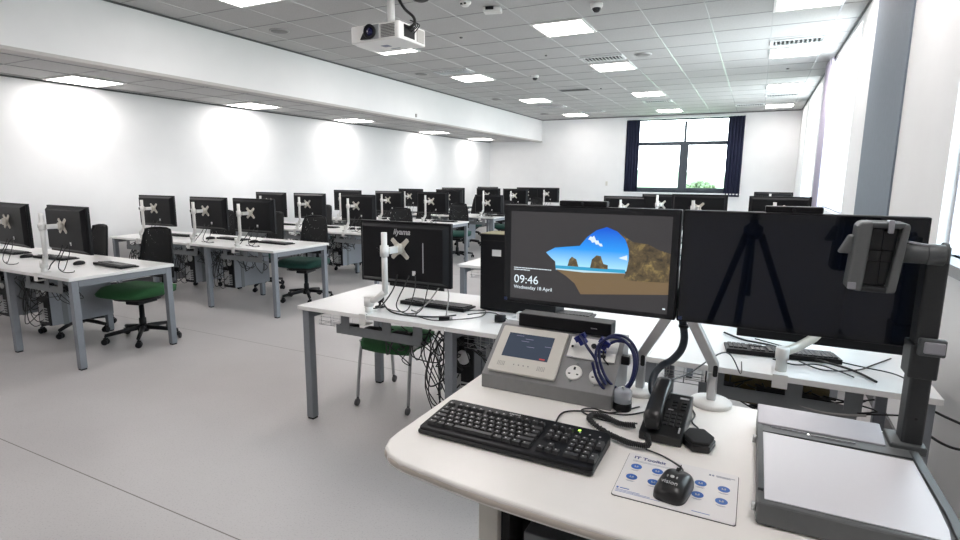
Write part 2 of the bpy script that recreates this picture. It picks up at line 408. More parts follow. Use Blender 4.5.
# curtains
def curtain(x0, x1, z0, z1, y, lbl, amp=.03, waves=5):
    b = NB(); n = 50; A = []; B = []
    for side in (0, 1):
        row = []
        for i in range(n + 1):
            x = x0 + (x1 - x0) * i / n; yy = y + amp * math.sin(i / n * waves * 2 * PI) + side * .006
            row.append((b.verts.new((x, yy, z0)), b.verts.new((x, yy + .004, z1))))
        A.append(row)
    for row in A:
        for i in range(n):
            f = b.faces.new((row[i][0], row[i + 1][0], row[i + 1][1], row[i][1])); f.smooth = True
    for i in range(n):
        b.faces.new((A[0][i][0], A[0][i + 1][0], A[1][i + 1][0], A[1][i][0])); b.faces.new((A[0][i][1], A[0][i + 1][1], A[1][i + 1][1], A[1][i][1]))
    for i in (0, n): b.faces.new((A[0][i][0], A[0][i][1], A[1][i][1], A[1][i][0]))
    o = obj('curtain', b, 'curtain'); tag(o, lbl, 'curtain', 'navy curtains at the far window')
curtain(-3.355, -2.99, 1.17, 3.07, YB + .06, 'dark navy curtain drawn to the left side of the far window')
curtain(-.78, -.40, 1.06, 3.08, YB - .05, 'dark navy curtain drawn to the right side of the far window')
b = NB()
for side in (0,):
    A = []
    for i in range(41):
        y = 9.05 + .75 * i / 40; xx = XW - .055 + .022 * math.sin(i / 40 * 9 * PI)
        A.append([b.verts.new((xx + dx, y, z)) for dx in (0, .012) for z in (.95, 3.13)])
    for i in range(40):
        p, q = A[i], A[i + 1]
        for (m0, m1) in ((0, 1), (1, 3), (3, 2), (2, 0)):
            f = b.faces.new((p[m0], q[m0], q[m1], p[m1])); f.smooth = m0 in (0, 3)
    b.faces.new((A[0][0], A[0][1], A[0][3], A[0][2])); b.faces.new((A[-1][0], A[-1][2], A[-1][3], A[-1][1]))
tag(obj('window_blind', b, 'lavender'), 'pale lavender gathered blind hanging floor to ceiling against the right wall', 'blind')
b = NB(); box(b, -3.36, -.38, YB - .07, YB - .02, 3.09, 3.12); tag(obj('curtain_rail', b, 'vent', bev=.004), 'pale curtain rail running along the top of the far window', 'curtain rail')

# ------------------------------------------------------------------ ceiling fittings
def ceiling_light(label):
    t = thing('ceiling_light', label, 'ceiling light', (0, 0, 0), 0, 'square ceiling light panels')
    b = NB()
    for a0, a1, c0, c1 in ((0, .6, 0, .03), (0, .6, .57, .6), (0, .03, .03, .57), (.57, .6, .03, .57)): box(b, a0, a1, c0, c1, -.012, 0)
    obj('frame', b, 'white_pl', t)
    b = NB(); box(b, .03, .57, .03, .57, -.009, -.002); obj('diffuser', b, 'lamp', t)
    return t
ORD = ['first', 'second', 'third', 'fourth', 'fifth', 'sixth', 'seventh']
L0 = None
lights = []
for nm, xs in (('over the window side', 0.0), ('in the middle line', -2.4), ('beside the bulkhead', -4.8)):
    for i, y in enumerate((3.6, 6.0, 8.4, 11.4, 14.4)):
        n = i + 1
        lights.append(((xs, y, ZC - .0035), 'glowing square ceiling panel %s, %s one back from the camera' % (nm, ORD[n - 1])))
for i, y in enumerate((3.6, 6.0, 8.4, 11.4, 13.9)):
    lights.append(((-7.38, y, ZL - .0035), 'glowing panel in the lowered ceiling strip by the left wall, %s one back' % ORD[i]))
for k, (loc, lb) in enumerate(lights):
    if k == 0: L0 = ceiling_light(lb); L0.location = loc
    else: dup(L0, loc, 0, lb)
# panels behind the camera that light the front of the room
for loc, w in (((-2.4, 1.2, ZC - .0035), 'above the lectern desk'), ((-4.8, .6, ZC - .0035), 'above the front aisle'), ((-7.38, .9, ZL - .0035), 'at the front end of the left wall'), ((-2.4, -1.2, ZC - .0035), 'behind the camera'), ((0.0, .6, ZC - .0035), 'above the front right corner')):
    dup(L0, loc, 0, 'glowing square ceiling panel out of frame, ' + w)

def vent(label):
    t = thing('ceiling_vent', label, 'air vent', (0, 0, 0), 0, 'slatted air vents in the ceiling')
    b = NB()
    for a0, a1, c0, c1 in ((0, .6, 0, .035), (0, .6, .265, .3), (0, .035, .035, .265), (.565, .6, .035, .265)): box(b, a0, a1, c0, c1, -.014, 0)
    obj('frame', b, 'vent', t)
    b = NB(); box(b, .035, .565, .035, .265, -.002, 0); obj('backing', b, 'vent_dark', t)
    b = NB()
    for i in range(11):
        x = .06 + i * .048
        box(b, x - .002, x + .002, .035, .265, -.02, .006, Matrix.Translation((x, 0, -.01)) @ Matrix.Rotation(math.radians(-30), 4, 'Y') @ Matrix.Translation((-x, 0, .0)))
    for v in b.verts: v.co.z = min(v.co.z, -.003)
    obj('slat_pack', b, 'vent', t)
    return t
vents = [((-4.8, 7.9), 'beside the bulkhead, nearest the camera'), ((-2.4, 7.9), 'in the middle of the ceiling, nearest the camera'), ((0.0, 7.9), 'near the window wall, nearest the camera'),
         ((0.0, 12.7), 'near the window wall, second one back'), ((-4.8, 12.7), 'beside the bulkhead, second one back'), ((-4.2, 14.0), 'just left of the far window'),
         ((-2.4, 12.7), 'in the middle of the ceiling, second one back'), ((-.6, 14.1), 'just in front of the far window')]
for k, (p, w) in enumerate(vents):
    lb = 'white slatted ceiling vent ' + w
    if k == 0: V0 = vent(lb); V0.location = (p[0], p[1], ZC - .0035)
    else: dup(V0, (p[0], p[1], ZC - .0035), 0, lb)
t = thing('ceiling_slot_vent', 'dark recessed slot vent between the middle and far ceiling lights', 'air vent', (-3.6, 10.5, ZC - .0035))
b = NB(); box(b, 0, .6, 0, .3, -.003, 0); obj('opening', b, 'vent_dark', t)
b = NB()
for a0, a1, c0, c1 in ((0, .6, 0, .03), (0, .6, .27, .3), (0, .02, .03, .27), (.58, .6, .03, .27)): box(b, a0, a1, c0, c1, -.006, 0)
obj('frame', b, 'tbar', t)
SPK = [((-5.15, 5.03), 'nearest the camera beside the bulkhead'), ((-5.1, 8.03), 'second one back beside the bulkhead'), ((-1.54, 8.04), 'right of the middle vent'), ((-5.2, 11.2), 'third one back beside the bulkhead'), ((-5.2, 14.2), 'farthest back beside the bulkhead')]
for k, (p, w) in enumerate(SPK):
    if k == 0:
        S0 = thing('ceiling_speaker', '', 'speaker', (0, 0, 0), 0, 'round ceiling speakers')
        b = NB(); lathe(b, [(.115, 0), (.115, -.008), (.10, -.011)], seg=28); obj('rim', b, 'tile', S0)
        b = NB(); lathe(b, [(.098, -.0105), (.09, -.014), (.01, -.015)], seg=28); obj('grille', b, 'speaker_grille', S0)
        s = S0; s.location = (*p, ZC - .0035)
    else: s = dup(S0, (*p, ZC - .0035))
    s['label'] = 'round grey ceiling speaker ' + w
for k, (p, w) in enumerate([((-3.44, 8.9), 'in front of the slot vent'), ((-1.54, 5.59), 'near the top edge of the view')]):
    if k == 0:
        D0 = thing('dome_camera', '', 'camera', (*p, ZC - .0035), 0, 'small dome security cameras')
        b = NB(); lathe(b, [(.06, 0), (.062, -.025), (.05, -.045)], seg=24); obj('housing', b, 'white_pl', D0)
        b = NB(); lathe(b, [(.043, -.044), (.04, -.062), (.026, -.078), (.005, -.084)], seg=20); obj('dome', b, 'dark_glass', D0); s = D0
    else: s = dup(D0, (*p, ZC - .0035))
    s['label'] = 'white dome camera with dark lens on the ceiling ' + w
t = thing('motion_sensor', 'white box sensor hanging from the ceiling left of the big bright panel', 'sensor', (-2.52, 5.3, ZC - .0035), math.radians(15))
b = NB(); box(b, -.09, .09, -.06, .06, -.045, 0); obj('body', b, 'white_pl', t, bev=.01)
b = NB(); box(b, -.06, .02, -.075, -.058, -.03, -.002); obj('bracket', b, 'black', t)
t = thing('smoke_detector', 'white round smoke detector with dark slots near the projector', 'smoke detector', (-2.67, 5.0, ZC - .0035))
b = NB(); lathe(b, [(.055, 0), (.055, -.018), (.042, -.03), (.03, -.045)], seg=24); obj('body', b, 'white_pl', t)
b = NB(); box(b, -.03, -.008, -.05, -.036, -.035, -.022); box(b, .008, .03, -.05, -.036, -.035, -.022); obj('slot', b, 'black_matt', t)
t = thing('ceiling_boss', 'black round fitting on the ceiling at the top edge above the projector', 'ceiling fitting', (-3.0, 4.72, ZC - .0035))
b = NB(); lathe(b, [(.075, 0), (.075, -.02), (.05, -.03)], seg=24); obj('disc', b, 'black', t)
for p, w in (((-3.36, 6.19), 'right of the projector'), ((-2.76, 7.55), 'left of the middle vent'), ((-2.78, 10.64), 'right of the slot vent'), ((.27, 9.92), 'near the window wall')):
    b = NB(); lathe(b, [(.022, 0), (.02, -.01), (.01, -.016)], (p[0], p[1], ZC - .0035), 14)
    tag(obj('ceiling_sensor', b, 'speaker_grille'), 'tiny grey button sensor on the ceiling ' + w, 'sensor', 'button sensors on the ceiling')
b = NB(); box(b, -3.86, -3.80, YB - .012, YB, 1.30, 1.42); tag(obj('wall_switch', b, 'beige_pl', bev=.002), 'small pale wall plate on the far wall left of the window', 'switch')
b = NB(); box(b, XBK + .0, XBK + .02, 8.9, 8.93, 2.60, 2.66); tag(obj('bulkhead_sensor', b, 'grey_cable', bev=.002), 'tiny grey sensor on the lower edge of the bulkhead', 'sensor')

# projector
t = thing('projector', 'white projector hanging from the ceiling with black lens facing left', 'projector', (-3.20, 4.47, 2.785), math.radians(-2)); t.scale = (1.16,) * 3
#   local: lens face towards -x/-y side (front), built with x: width, y: depth
b = NB(); prism(b, rrect(-.24, .24, -.18, .18, .02), -.065, .065); obj('body', b, 'white_pl', t, bev=.008)
b = NB(); box(b, -.10, .05, -.186, -.178, -.05, .058); obj('front_panel', b, 'silver_paint', t, bev=.003)
Tm = Matrix.Translation((-.03, -.19, .005)) @ Matrix.Rotation(PI / 2, 4, 'X')
b = NB(); lathe(b, [(.052, -.01), (.055, .02), (.045, .025), (.036, .012)], T=Tm); prism(b, [(-.13, -.045), (-.03, -.05), (-.03, .05), (-.07, .045)], -.196, -.18, 'y'); obj('lens_ring', b, 'black', t)
b = NB(); lathe(b, [(.032, .012), (.02, .02), (.005, .023)], T=Tm); obj('lens', b, 'lens', t)
b = NB()
for i in range(9): box(b, .07, .20, -.188, -.18, -.045 + i * .011, -.04 + i * .011)
obj('vent_grille', b, 'speaker_grille', t)
b = NB(); box(b, .236, .243, -.12, .02, -.04, .05); obj('connector_panel', b, 'black', t)
b = NB(); box(b, .236, .246, .05, .15, -.045, .05); obj('side_grille', b, 'lip', t, bev=.002)
b = NB(); box(b, -.05, .02, -.04, .02, -.0665, -.0645); box(b, -.04, .05, .08, .095, -.0665, -.0645); obj('rating_label', b, 'grey_ink', t)
b = NB(); lathe(b, [(.03, .065), (.03, .335)], (.03, 0, 0), 18); box(b, -.05, .11, -.08, .08, .065, .078); lathe(b, [(.06, .32), (.06, .336)], (.03, 0, 0), 18); obj('ceiling_mount', b, 'white_pl', t)
b = NB(); tube(b, [(.24, -.06, .03), (.29, -.05, .06), (.26, -.02, .12), (.16, 0, .2), (.08, 0, .32)], .012, 8, spline=6); obj('power_cable', b, 'cable', t)
b = NB()
for k in range(4): tube(b, [(.24, -.1 + k * .035, .03 - k * .01), (.30, -.09 + k * .03, .02 + .01 * k), (.29, -.06 + k * .02, .07), (.25, -.05, .09)], .004, 6, spline=5)
obj('signal_cable', b, 'cable', t)

# ------------------------------------------------------------------ student desks
DZ = .73
def bench(x0, x1, y0, depth, legs, label, name='bench_desk', right_gap=.07, inset=.045, baskets=False):
    t = thing(name, label, 'desk', (x0, y0, 0), 0, 'white bench desks with grey steel legs')
    L = x1 - x0
    segs = 3 if L > 2.5 else 2
    for i in range(segs):
        b = NB(); box(b, L * i / segs + (.001 if i else 0), L * (i + 1) / segs, 0, depth, DZ - .025, DZ); obj('tabletop', b, 'desk_top', t, bev=.0025)
    w = .05
    for lx in legs:
        a = lx - x0 - w / 2
        a = max(.012, min(L - .012 - w, a))
        for yy in (.02, depth - .02 - w):
            b = NB(); box(b, a, a + w, yy, yy + w, .012, DZ - .027); lf = obj('leg', b, 'steel_grey', t, bev=.004)
            b = NB(); box(b, a + .004, a + w - .004, yy + .004, yy + w - .004, 0, .012); obj('foot', b, 'black_matt', lf)
        b = NB(); box(b, a, a + w, .02 + w, depth - .02 - w, DZ - .077, DZ - .027); obj('cross_rail', b, 'steel_grey', t, bev=.003)
    b = NB(); box(b, .06, L - .06, depth * .62, depth * .62 + .04, DZ - .066, DZ - .026); box(b, .06, L - .06, .16, .20, DZ - .06, DZ - .026); obj('long_beam', b, 'steel_grey', t)
    # grey cable channel with brackets, under the camera side edge
    n = max(1, len(legs) - 1)
    for i in range(n):
        c0, c1 = legs[i] - x0, legs[i + 1] - x0
        s0, s1 = c0 + .20, c1 - .2
        b = NB()
        box(b, s0, s1, .062, .066, DZ - .15, DZ - .10); box(b, s0, s1, .062, .15, DZ - .154, DZ - .15)
        for f in (.12, .62, .97):
            cx = s0 + (s1 - s0) * f - .03; box(b, cx, cx + .06, .058, .062, DZ - .12, DZ - .026)
        obj('cable_channel', b, 'tray_grey', t)
        for k in range(3):
            b = NB(); cx = s0 + .02 + k * .19 + random.uniform(-.02, .02)
            box(b, cx, cx + .11, .075, .13, DZ - .145, DZ - .10)
            obj('power_block', b, 'black', t, bev=.004)
        if baskets:
            b = NB(); q0, q1 = c0 + .04, s0 + .02 if i % 2 == 0 else s1
            if i % 2 == 1: q0 = c0 + .06
            for j in range(4):
                zz = DZ - .05 - j * .025; tube(b, [(q0, .09, zz), (q1, .09, zz)], .0018, 5); 
            for j in range(3): tube(b, [(q0, .09 + j * .05, DZ - .125), (q1, .09 + j * .05, DZ - .125)], .0018, 5)
            k = q0 + .02
            while k < q1:
                tube(b, [(k, .09, DZ - .03), (k, .09, DZ - .125), (k, .2, DZ - .125), (k, .2, DZ - .03)], .0018, 5); k += .075
            obj('wire_basket', b, 'alu', t)
    return t
RN = ['front row', 'second row', 'third row', 'fourth row', 'fifth row', 'sixth row', 'seventh row']
LROW = [2.24 + 1.87 * k for k in range(7)]
for k in range(7):
    bench(-7.30, (-4.55 if k != 1 else -4.45), LROW[k], .84, [-7.26, -6.5, -5.53, -4.58 if k != 1 else -4.49], 'long white bench desk of the left block, %s' % RN[k])
bench(-2.43, .66, 2.405, .78, [-2.385, -1.39, -.36, .62], 'long white bench desk directly behind the lectern desk, with a wire basket under it', baskets=True)
RROW = [None, 4.28, 6.15, 8.02]
for k in (1, 2, 3):
    bench(-2.36, .62, RROW[k], .80, [-2.32, -1.35, -.35, .6], 'white bench desk of the right block, %s one behind the large screens' % ORD[k - 1], baskets=(k == 1))

# ------------------------------------------------------------------ student monitor on its white arm
def monitor(w=.62, h=.375, zc=1.065, bx=-.095, px_=-.045, ptop=1.2, yb=.055, tail=True, near=False, tilt=0., yawm=0.):
    """local origin: on the desk edge below the screen centre; screen faces +y"""
    t = thing('desktop_monitor', '', 'monitor', (0, 0, 0), 0, 'black monitors on white arms')
    z = zc - DZ; y0 = .18
    b = NB(); box(b, -w / 2, w / 2, y0 + .03, y0 + .055, z - h / 2, z + h / 2)
    f = .44 * w; g = .41 * h
    A = [(-w / 2 + .012, -h / 2 + .012), (w / 2 - .012, -h / 2 + .012), (w / 2 - .012, h / 2 - .012), (-w / 2 + .012, h / 2 - .012)]
    B = [(-f, -g), (f, -g), (f, g), (-f, g)]
    va = [b.verts.new((p[0], y0 + .03, z + p[1])) for p in A]; vb = [b.verts.new((p[0], y0, z + p[1])) for p in B]
    for i in range(4): b.faces.new((va[i], va[(i + 1) % 4], vb[(i + 1) % 4], vb[i]))
    b.faces.new(vb)
    case = obj('back_casing', b, 'black', t, bev=.003)
    b = NB(); box(b, w * .12, w * .155, y0 - .0012, y0 + .001, z - g * .8, z - g * .62); obj('sticker', b, 'label_white', case)
    if near:
        b = xf(text_bm('iiyama', .046, .0004, 'CENTER', .25, .001), Matrix.Translation((.005, y0 - .0008, z + g - .038)) @ FRONT); obj('logo', b, 'logo_grey', case)
        b = NB(); box(b, .145, .15, y0 - .002, y0 + .001, z - .1, z + .07); obj('seam_strip', b, 'logo_grey', case)
    b = NB(); box(b, -w / 2 + .016, w / 2 - .016, y0 + .0545, y0 + .0565, z - h / 2 + .02, z + h / 2 - .016); obj('screen', b, 'dark_glass', t)
    # star plate
    b = NB(); zz = z + .03; sx = -.005
    for a in (45, 135, 225, 315):
        T = Matrix.Translation((sx, y0 - .004, zz)) @ Matrix.Rotation(math.radians(a), 4, 'Y')
        prism(b, [(0, -.024), (.04, -.014), (.075, -.012), (.079, 0), (.075, .012), (.04, .014), (0, .024)], -.003, .003, 'y', T)
    obj('mounting_plate', b, 'cream', t, bev=.001)
    T = Matrix.Translation((sx, y0 - .02, zz)) @ Matrix.Rotation(PI / 2, 4, 'X')
    b = NB(); lathe(b, [(.03, -.012), (.03, .01), (.02, .02)], T=T); obj('swivel', b, 'cream', t)
    # bracket from pole to swivel
    b = NB(); box(b, px_, sx, yb + .01, yb + .035, zz - .014, zz + .014); box(b, sx - .02, sx + .012, yb + .01, y0 - .03, zz - .018, zz + .018); obj('bracket', b, 'white_pl', t, bev=.004)
    b = NB(); lathe(b, [(.024, zz - .03), (.024, zz + .03)], (px_, yb, 0), 18); obj('collar', b, 'white_pl', t)
    b = NB(); tube(b, [(px_ - .045, yb, zz + .0), (px_ - .018, yb, zz)], .007, 8); box(b, px_ - .055, px_ - .04, yb - .006, yb + .006, zz - .014, zz + .014); obj('clamp_lever', b, 'black', t)
    # pole, elbow and clamp foot
    pt = ptop - DZ
    b = NB(); tube(b, [(px_, yb, .12), (px_, yb, pt)], .0165, 14); obj('pole', b, 'white_pl', t)
    b = NB(); tube(b, [(bx, yb, .075), (bx + (px_ - bx) * .45, yb, .085), (px_ - .0005, yb, .135)], .019, 12, spline=3); lathe(b, [(.028, .04), (.028, .095)], (bx, yb, 0), 18); obj('elbow', b, 'white_pl', t)
    b = NB(); lathe(b, [(.024, .001), (.022, .04)], (bx, yb, 0), 18); box(b, bx - .028, bx + .028, .0, .09, .0005, .006); box(b, bx - .022, bx + .022, -.012, -.003, -.06, .006); box(b, bx - .022, bx + .022, -.01, .055, -.062, -.056); obj('clamp', b, 'white_pl', t)
    if tail:
        b = NB()
        tube(b, [(-.02, y0 - .01, z - .12), (-.03, y0 - .04, z - .2), (-.06, .09, .06), (-.12, .10, .02), (-.22, .12, .006)], .004, 6, spline=6)
        tube(b, [(.06, y0 - .01, z - .12), (.05, y0 - .04, z - .17), (.01, .11, .05), (.06, .12, .006), (.12, .16, .006), (.05, .2, .006)], .0035, 6, spline=6)
        tube(b, [(.10, y0 - .01, z - .11), (.11, y0 - .03, z - .19), (.08, .12, .03), (-.02, .14, .006), (-.1, .17, .006)], .003, 6, spline=6)
        obj('cable', b, 'cable', t)
    return t
MSMALL = monitor()
M24 = monitor(w=.56, h=.35, zc=1.13, ptop=1.28)
MLOW = monitor(zc=.975, ptop=1.24)
def place(proto, used=set(), **k):
    return dup(proto, **k)
lmons = {0: [-6.62, -5.78, -4.92], 1: [-6.62, -5.69, -4.95], 2: [-6.70, -5.92, -5.02], 3: [-6.76, -5.83, -4.93], 4: [-6.62, -5.68, -4.76], 5: [-6.62, -5.68, -4.98], 6: [-6.6, -5.42, -4.86]}
POS = ['nearest the left wall', 'in the middle', 'at the aisle end']
for k in lmons:
    for i, x in enumerate(lmons[k]):
        p = MLOW if (k, i) == (4, 2) else MSMALL
        rz = math.radians({(0, 1): -4, (0, 2): -3, (1, 0): 3}.get((k, i), random.uniform(-2, 2)))
        lb = 'black monitor on white arm, %s of the left block, %s' % (RN[k], POS[i])
        if p is MLOW: lb = 'lowered black monitor on a tall white arm, aisle end of the fifth left row'
        dup(p, (x, LROW[k] + .005, DZ + .0005), rz, lb)
NEAR = monitor(w=.62, h=.365, zc=1.065, bx=-.140, px_=-.025, ptop=1.198, near=True)
NEAR.location = (-1.795, 2.41, DZ); NEAR['label'] = 'large black monitor with grey lettering on its back, left of the clock screen'
rm = thing('desktop_monitor', 'black monitor on a low cream arm, mostly hidden behind the right large screen', 'monitor', (.27, 2.41, DZ), math.radians(0), 'black monitors on white arms')
b = NB(); box(b, -.3, .3, .20, .24, .09, .46); obj('back_casing', b, 'black', rm, bev=.004)
b = NB(); box(b, -.28, .28, .239, .242, .11, .44); obj('screen', b, 'dark_glass', rm)
b = NB(); lathe(b, [(.021, .001), (.020, .055), (.025, .057), (.025, .100), (.022, .104)], (-.125, .05, 0), 24); box(b, -.155, -.10, -.012, -.003, -.05, .006); box(b, -.155, -.10, -.01, .1, .0006, .005); obj('clamp', b, 'white_pl', rm)
b = NB(); tube(b, [(-.125, .05, .085), (-.07, .10, .10), (.0, .15, .15), (.0, .19, .2)], [.018], 12, spline=4); obj('arm', b, 'cream', rm)
M27 = monitor(w=.66, h=.385, zc=1.055, ptop=1.2)
for (p, x, y, dz, lb) in ((M24, -.545, RROW[2], .035, 'black monitor showing above the gap between the two large screens'), (M24, .215, RROW[2], .03, 'black monitor showing above the right large screen, close to the window wall'),
                   (M27, -1.71, RROW[3], 0, 'black monitor showing over the left large screen, left of the far window sill'), (M24, -1.20, RROW[3], -.02, 'black monitor half hidden below the middle of the far window'), (M24, .24, RROW[3] + 1.87, 0, 'farthest black monitor near the window wall, just over the one in front')):
    m_ = dup(p, (x, y + .005, DZ), 0, lb)
    if dz:
        for c in kids(m_):
            if c.name.split('.')[0] in ('back_casing', 'screen', 'mounting_plate', 'swivel', 'bracket', 'collar', 'clamp_lever'): c.location.z += dz
bench(-2.36, .62, RROW[3] + 1.87, .80, [-2.32, -1.35, -.35, .6], 'white bench desk of the right block, fourth one behind the large screens')
for p in (MSMALL, M24, M27, MLOW):
    for c in [p] + kids(p) + [g for c in kids(p) for g in kids(c)]:
        bpy.data.objects.remove(c)
KIDS.clear()

# small keyboards and mice
def small_keyboard():
    t = thing('keyboard', '', 'keyboard', (0, 0, 0), 0, 'black keyboards on the student desks')
    b = NB(); prism(b, [(-.075, .0), (.075, .0), (.075, .022), (-.075, .010)], -.225, .225, 'x'); obj('body', b, 'black', t, bev=.003)
    b = NB()
    for r in range(6):
        yy = -.058 + r * .0205; zz = .011 + (yy + .075) * .08
        if r == 0:
            for (a, c) in ((-.21, -.185), (-.183, -.16), (-.158, -.13), (-.128, -.01), (-.008, .02), (.022, .05)): box(b, a, c, yy, yy + .016, zz, zz + .006)
        else:
            for i in range(14): box(b, -.21 + i * .019, -.21 + i * .019 + .016, yy, yy + .016, zz, zz + .006)
        for i in range(3): box(b, .068 + i * .019, .084 + i * .019, yy, yy + .016, zz, zz + .006) if r not in (2,) else None
        for i in range(4): box(b, .138 + i * .019, .154 + i * .019, yy, yy + .016, zz, zz + .006) if r < 5 else None
    obj('keys', b, 'key', t)
    return t
def small_mouse():
    b = NB(); lathe(b, [(.030, .0), (.032, .012), (.026, .024), (.012, .031), (.001, .033)], seg=20)
    for v in b.verts: v.co.y *= 1.75
    o = obj('computer_mouse', b, 'black'); tag(o, '', 'mouse', 'black mice on the student desks'); return o
KB = small_keyboard(); MO = small_mouse()
firstk = True
for k in range(6):
    for i, x in enumerate(lmons[k]):
        rr = random.Random(k * 7 + i)
        kp = (x + .03 + rr.uniform(-.03, .03), LROW[k] + .50 + rr.uniform(-.03, .03), DZ + .001)
        lb = 'black keyboard %s in the %s of the left block' % (POS[i], RN[k])
        if firstk: KB.location = kp; KB['label'] = lb
        else: dup(KB, kp, rr.uniform(-.08, .08) + PI, lb)
        mp = (x - .27 + rr.uniform(-.02, .02), LROW[k] + .42, DZ + .001)
        lb = 'black mouse %s in the %s of the left block' % (POS[i], RN[k])
        if firstk: MO.location = mp; MO['label'] = lb; MO.rotation_euler.z = .3
        else: dup(MO, mp, rr.uniform(-.5, .5), lb)
        firstk = False
KB.rotation_euler.z = PI
dup(KB, (-1.68, 2.80, DZ + .001), PI - .03, 'black keyboard lying behind the lettered monitor next to tangled cables')
dup(KB, (-.98, 2.93, DZ + .001), PI + .06, 'black keyboard behind the bottom edge of the screen showing the clock')
dup(KB, (.15, 2.72, DZ + .001), PI + .12, 'dark keyboard on the bench desk below the right large screen')

# ------------------------------------------------------------------ PC towers under desks
def pc_tower():
    t = thing('computer_tower', '', 'computer', (0, 0, 0), 0, 'grey computer towers hung under the desks')
    b = NB(); box(b, 0, .18, .012, .52, 0, .42); obj('body', b, 'tower_grey', t, bev=.003)
    b = NB(); box(b, .002, .178, 0, .014, .003, .417); rp = obj('rear_panel', b, 'black', t)
    b = NB(); box(b, .012, .06, -.004, .001, .24, .40); box(b, .02, .1, -.003, .001, .03, .20)
    for i in range(6): box(b, .03, .15, -.004, .0, .035 + i * .022, .045 + i * .022)
    obj('expansion_slots', b, 'silver_paint', rp)
    b = NB(); lathe(b, [(.042, 0), (.042, .004), (.034, .004), (.01, .006)], T=Matrix.Translation((.115, 0, .30)) @ Matrix.Rotation(PI / 2, 4, 'X')); obj('fan_grille', b, 'alu', rp)
    b = NB()
    for i in range(7):
        z0 = .40 - i * .05; x0 = .03 + (i % 3) * .03
        tube(b, [(x0, -.002, z0 - .1), (x0 + .01, -.06, z0 - .1), (x0 - .03, -.08, z0 + .0), (x0 + .02, -.05, .44)], .0035, 5, spline=4)
    tube(b, [(.05, -.01, .2), (-.06, -.07, .12), (-.09, -.05, .25), (.0, -.03, .40)], .005, 6, spline=5)
    tube(b, [(.1, -.01, .14), (.0, -.09, .02), (-.08, -.06, .1), (-.03, -.03, .38)], .004, 6, spline=5)
    obj('cable', b, 'cable', t)
    b = NB(); box(b, -.004, .0, .1, .14, -.004, .5); box(b, .18, .184, .1, .14, -.004, .47); box(b, -.004, .184, .1, .14, -.006, -.002); box(b, -.004, .184, .1, .14, .45, .453); obj('hanger', b, 'tray_grey', t)
    return t
PT = pc_tower(); first = True
for k in range(5):
    for i, x in enumerate((-7.1, -6.17, -5.49)):
        if i == 0: x = -7.08
        loc = (x, LROW[k] + .20, .215)
        lb = 'grey computer tower under the %s of the left block, %s' % (RN[k], POS[i])
        if first: PT.location = loc; PT['label'] = lb; first = False
        else: dup(PT, loc, 0, lb)
dup(PT, (-1.52, 2.62, .2), 0, 'black backed computer tower under the desk behind the green seated chair')
dup(PT, (-.98, 2.62, .2), 0, 'grey computer tower under the desk behind the lectern control box')
t = thing('computer_tower', 'black computer tower with a white sticker standing on the desk left of the clock screen', 'computer', (-1.09, 2.93, DZ + .001), math.radians(2))
b = NB(); box(b, -.32, .14, -.09, .09, .006, .45); obj('body', b, 'black', t, bev=.004)
b = NB(); box(b, -.318, .138, -.088, .088, .4505, .4525); obj('top_panel', b, 'olive_top', t)
b = NB(); box(b, -.245, -.19, -.092, -.0895, .325, .362); obj('sticker', b, 'label_white', t)
b = NB(); box(b, -.3, .12, -.0915, -.0895, .41, .415); obj('seam', b, 'black_matt', t)
for xx in (-.28, .1):
    b = NB(); box(b, xx - .02, xx + .02, -.07, .07, 0, .007); obj('foot', b, 'black_matt', t)

# tangles of cable under the left desks and on the desks
def tangle(x0, x1, y0, z0, z1, n, seed, lbl, r=.0035, m='cable', name='cable_tangle'):
    rr = random.Random(seed); b = NB()
    for k in range(n):
        x = rr.uniform(x0, x1 - .15)
        p = [(x, y0 + rr.uniform(-.02, .06), z1 - rr.uniform(0, .03))]
        for j in range(rr.randint(2, 4)): p.append((x + rr.uniform(0, .25), y0 + rr.uniform(-.03, .1), rr.uniform(z0, z1 - .05)))
        p.append((x + rr.uniform(.05, .3), y0 + rr.uniform(-.02, .06), z1 - rr.uniform(0, .04)))
        tube(b, p, r, 5, spline=5)
    o = obj(name, b, m); tag(o, lbl, 'cable', 'hanging cable tangles'); o['kind'] = 'stuff'; return o
for k in range(4):
    tangle(-7.1, -4.7, LROW[k] + .09, .45, .66, 26, 100 + k, 'tangle of black cables hanging under the %s of the left block' % RN[k])
tangle(-1.95, -1.05, 2.50, .42, .66, 12, 7, 'tangle of black cables hanging between green chair and grey leg')
tangle(-.15, .5, 2.50, .52, .66, 12, 8, 'tangle of black cables under the desk above the visualiser')
b = NB()
rr = random.Random(3)
for k in range(7):
    x = rr.uniform(-1.62, -1.46); tube(b, [(x, 2.55, .66), (x + rr.uniform(-.08, .06), 2.56, .5), (x + rr.uniform(-.1, .05), 2.57, .3), (x + rr.uniform(-.05, .08), 2.59, .08 + .03 * k)], .0035, 5, spline=6)
o = obj('cable_bundle', b, 'cable'); tag(o, 'black cables dropping to the floor beside the computer tower by the green chair', 'cable'); o['kind'] = 'stuff'

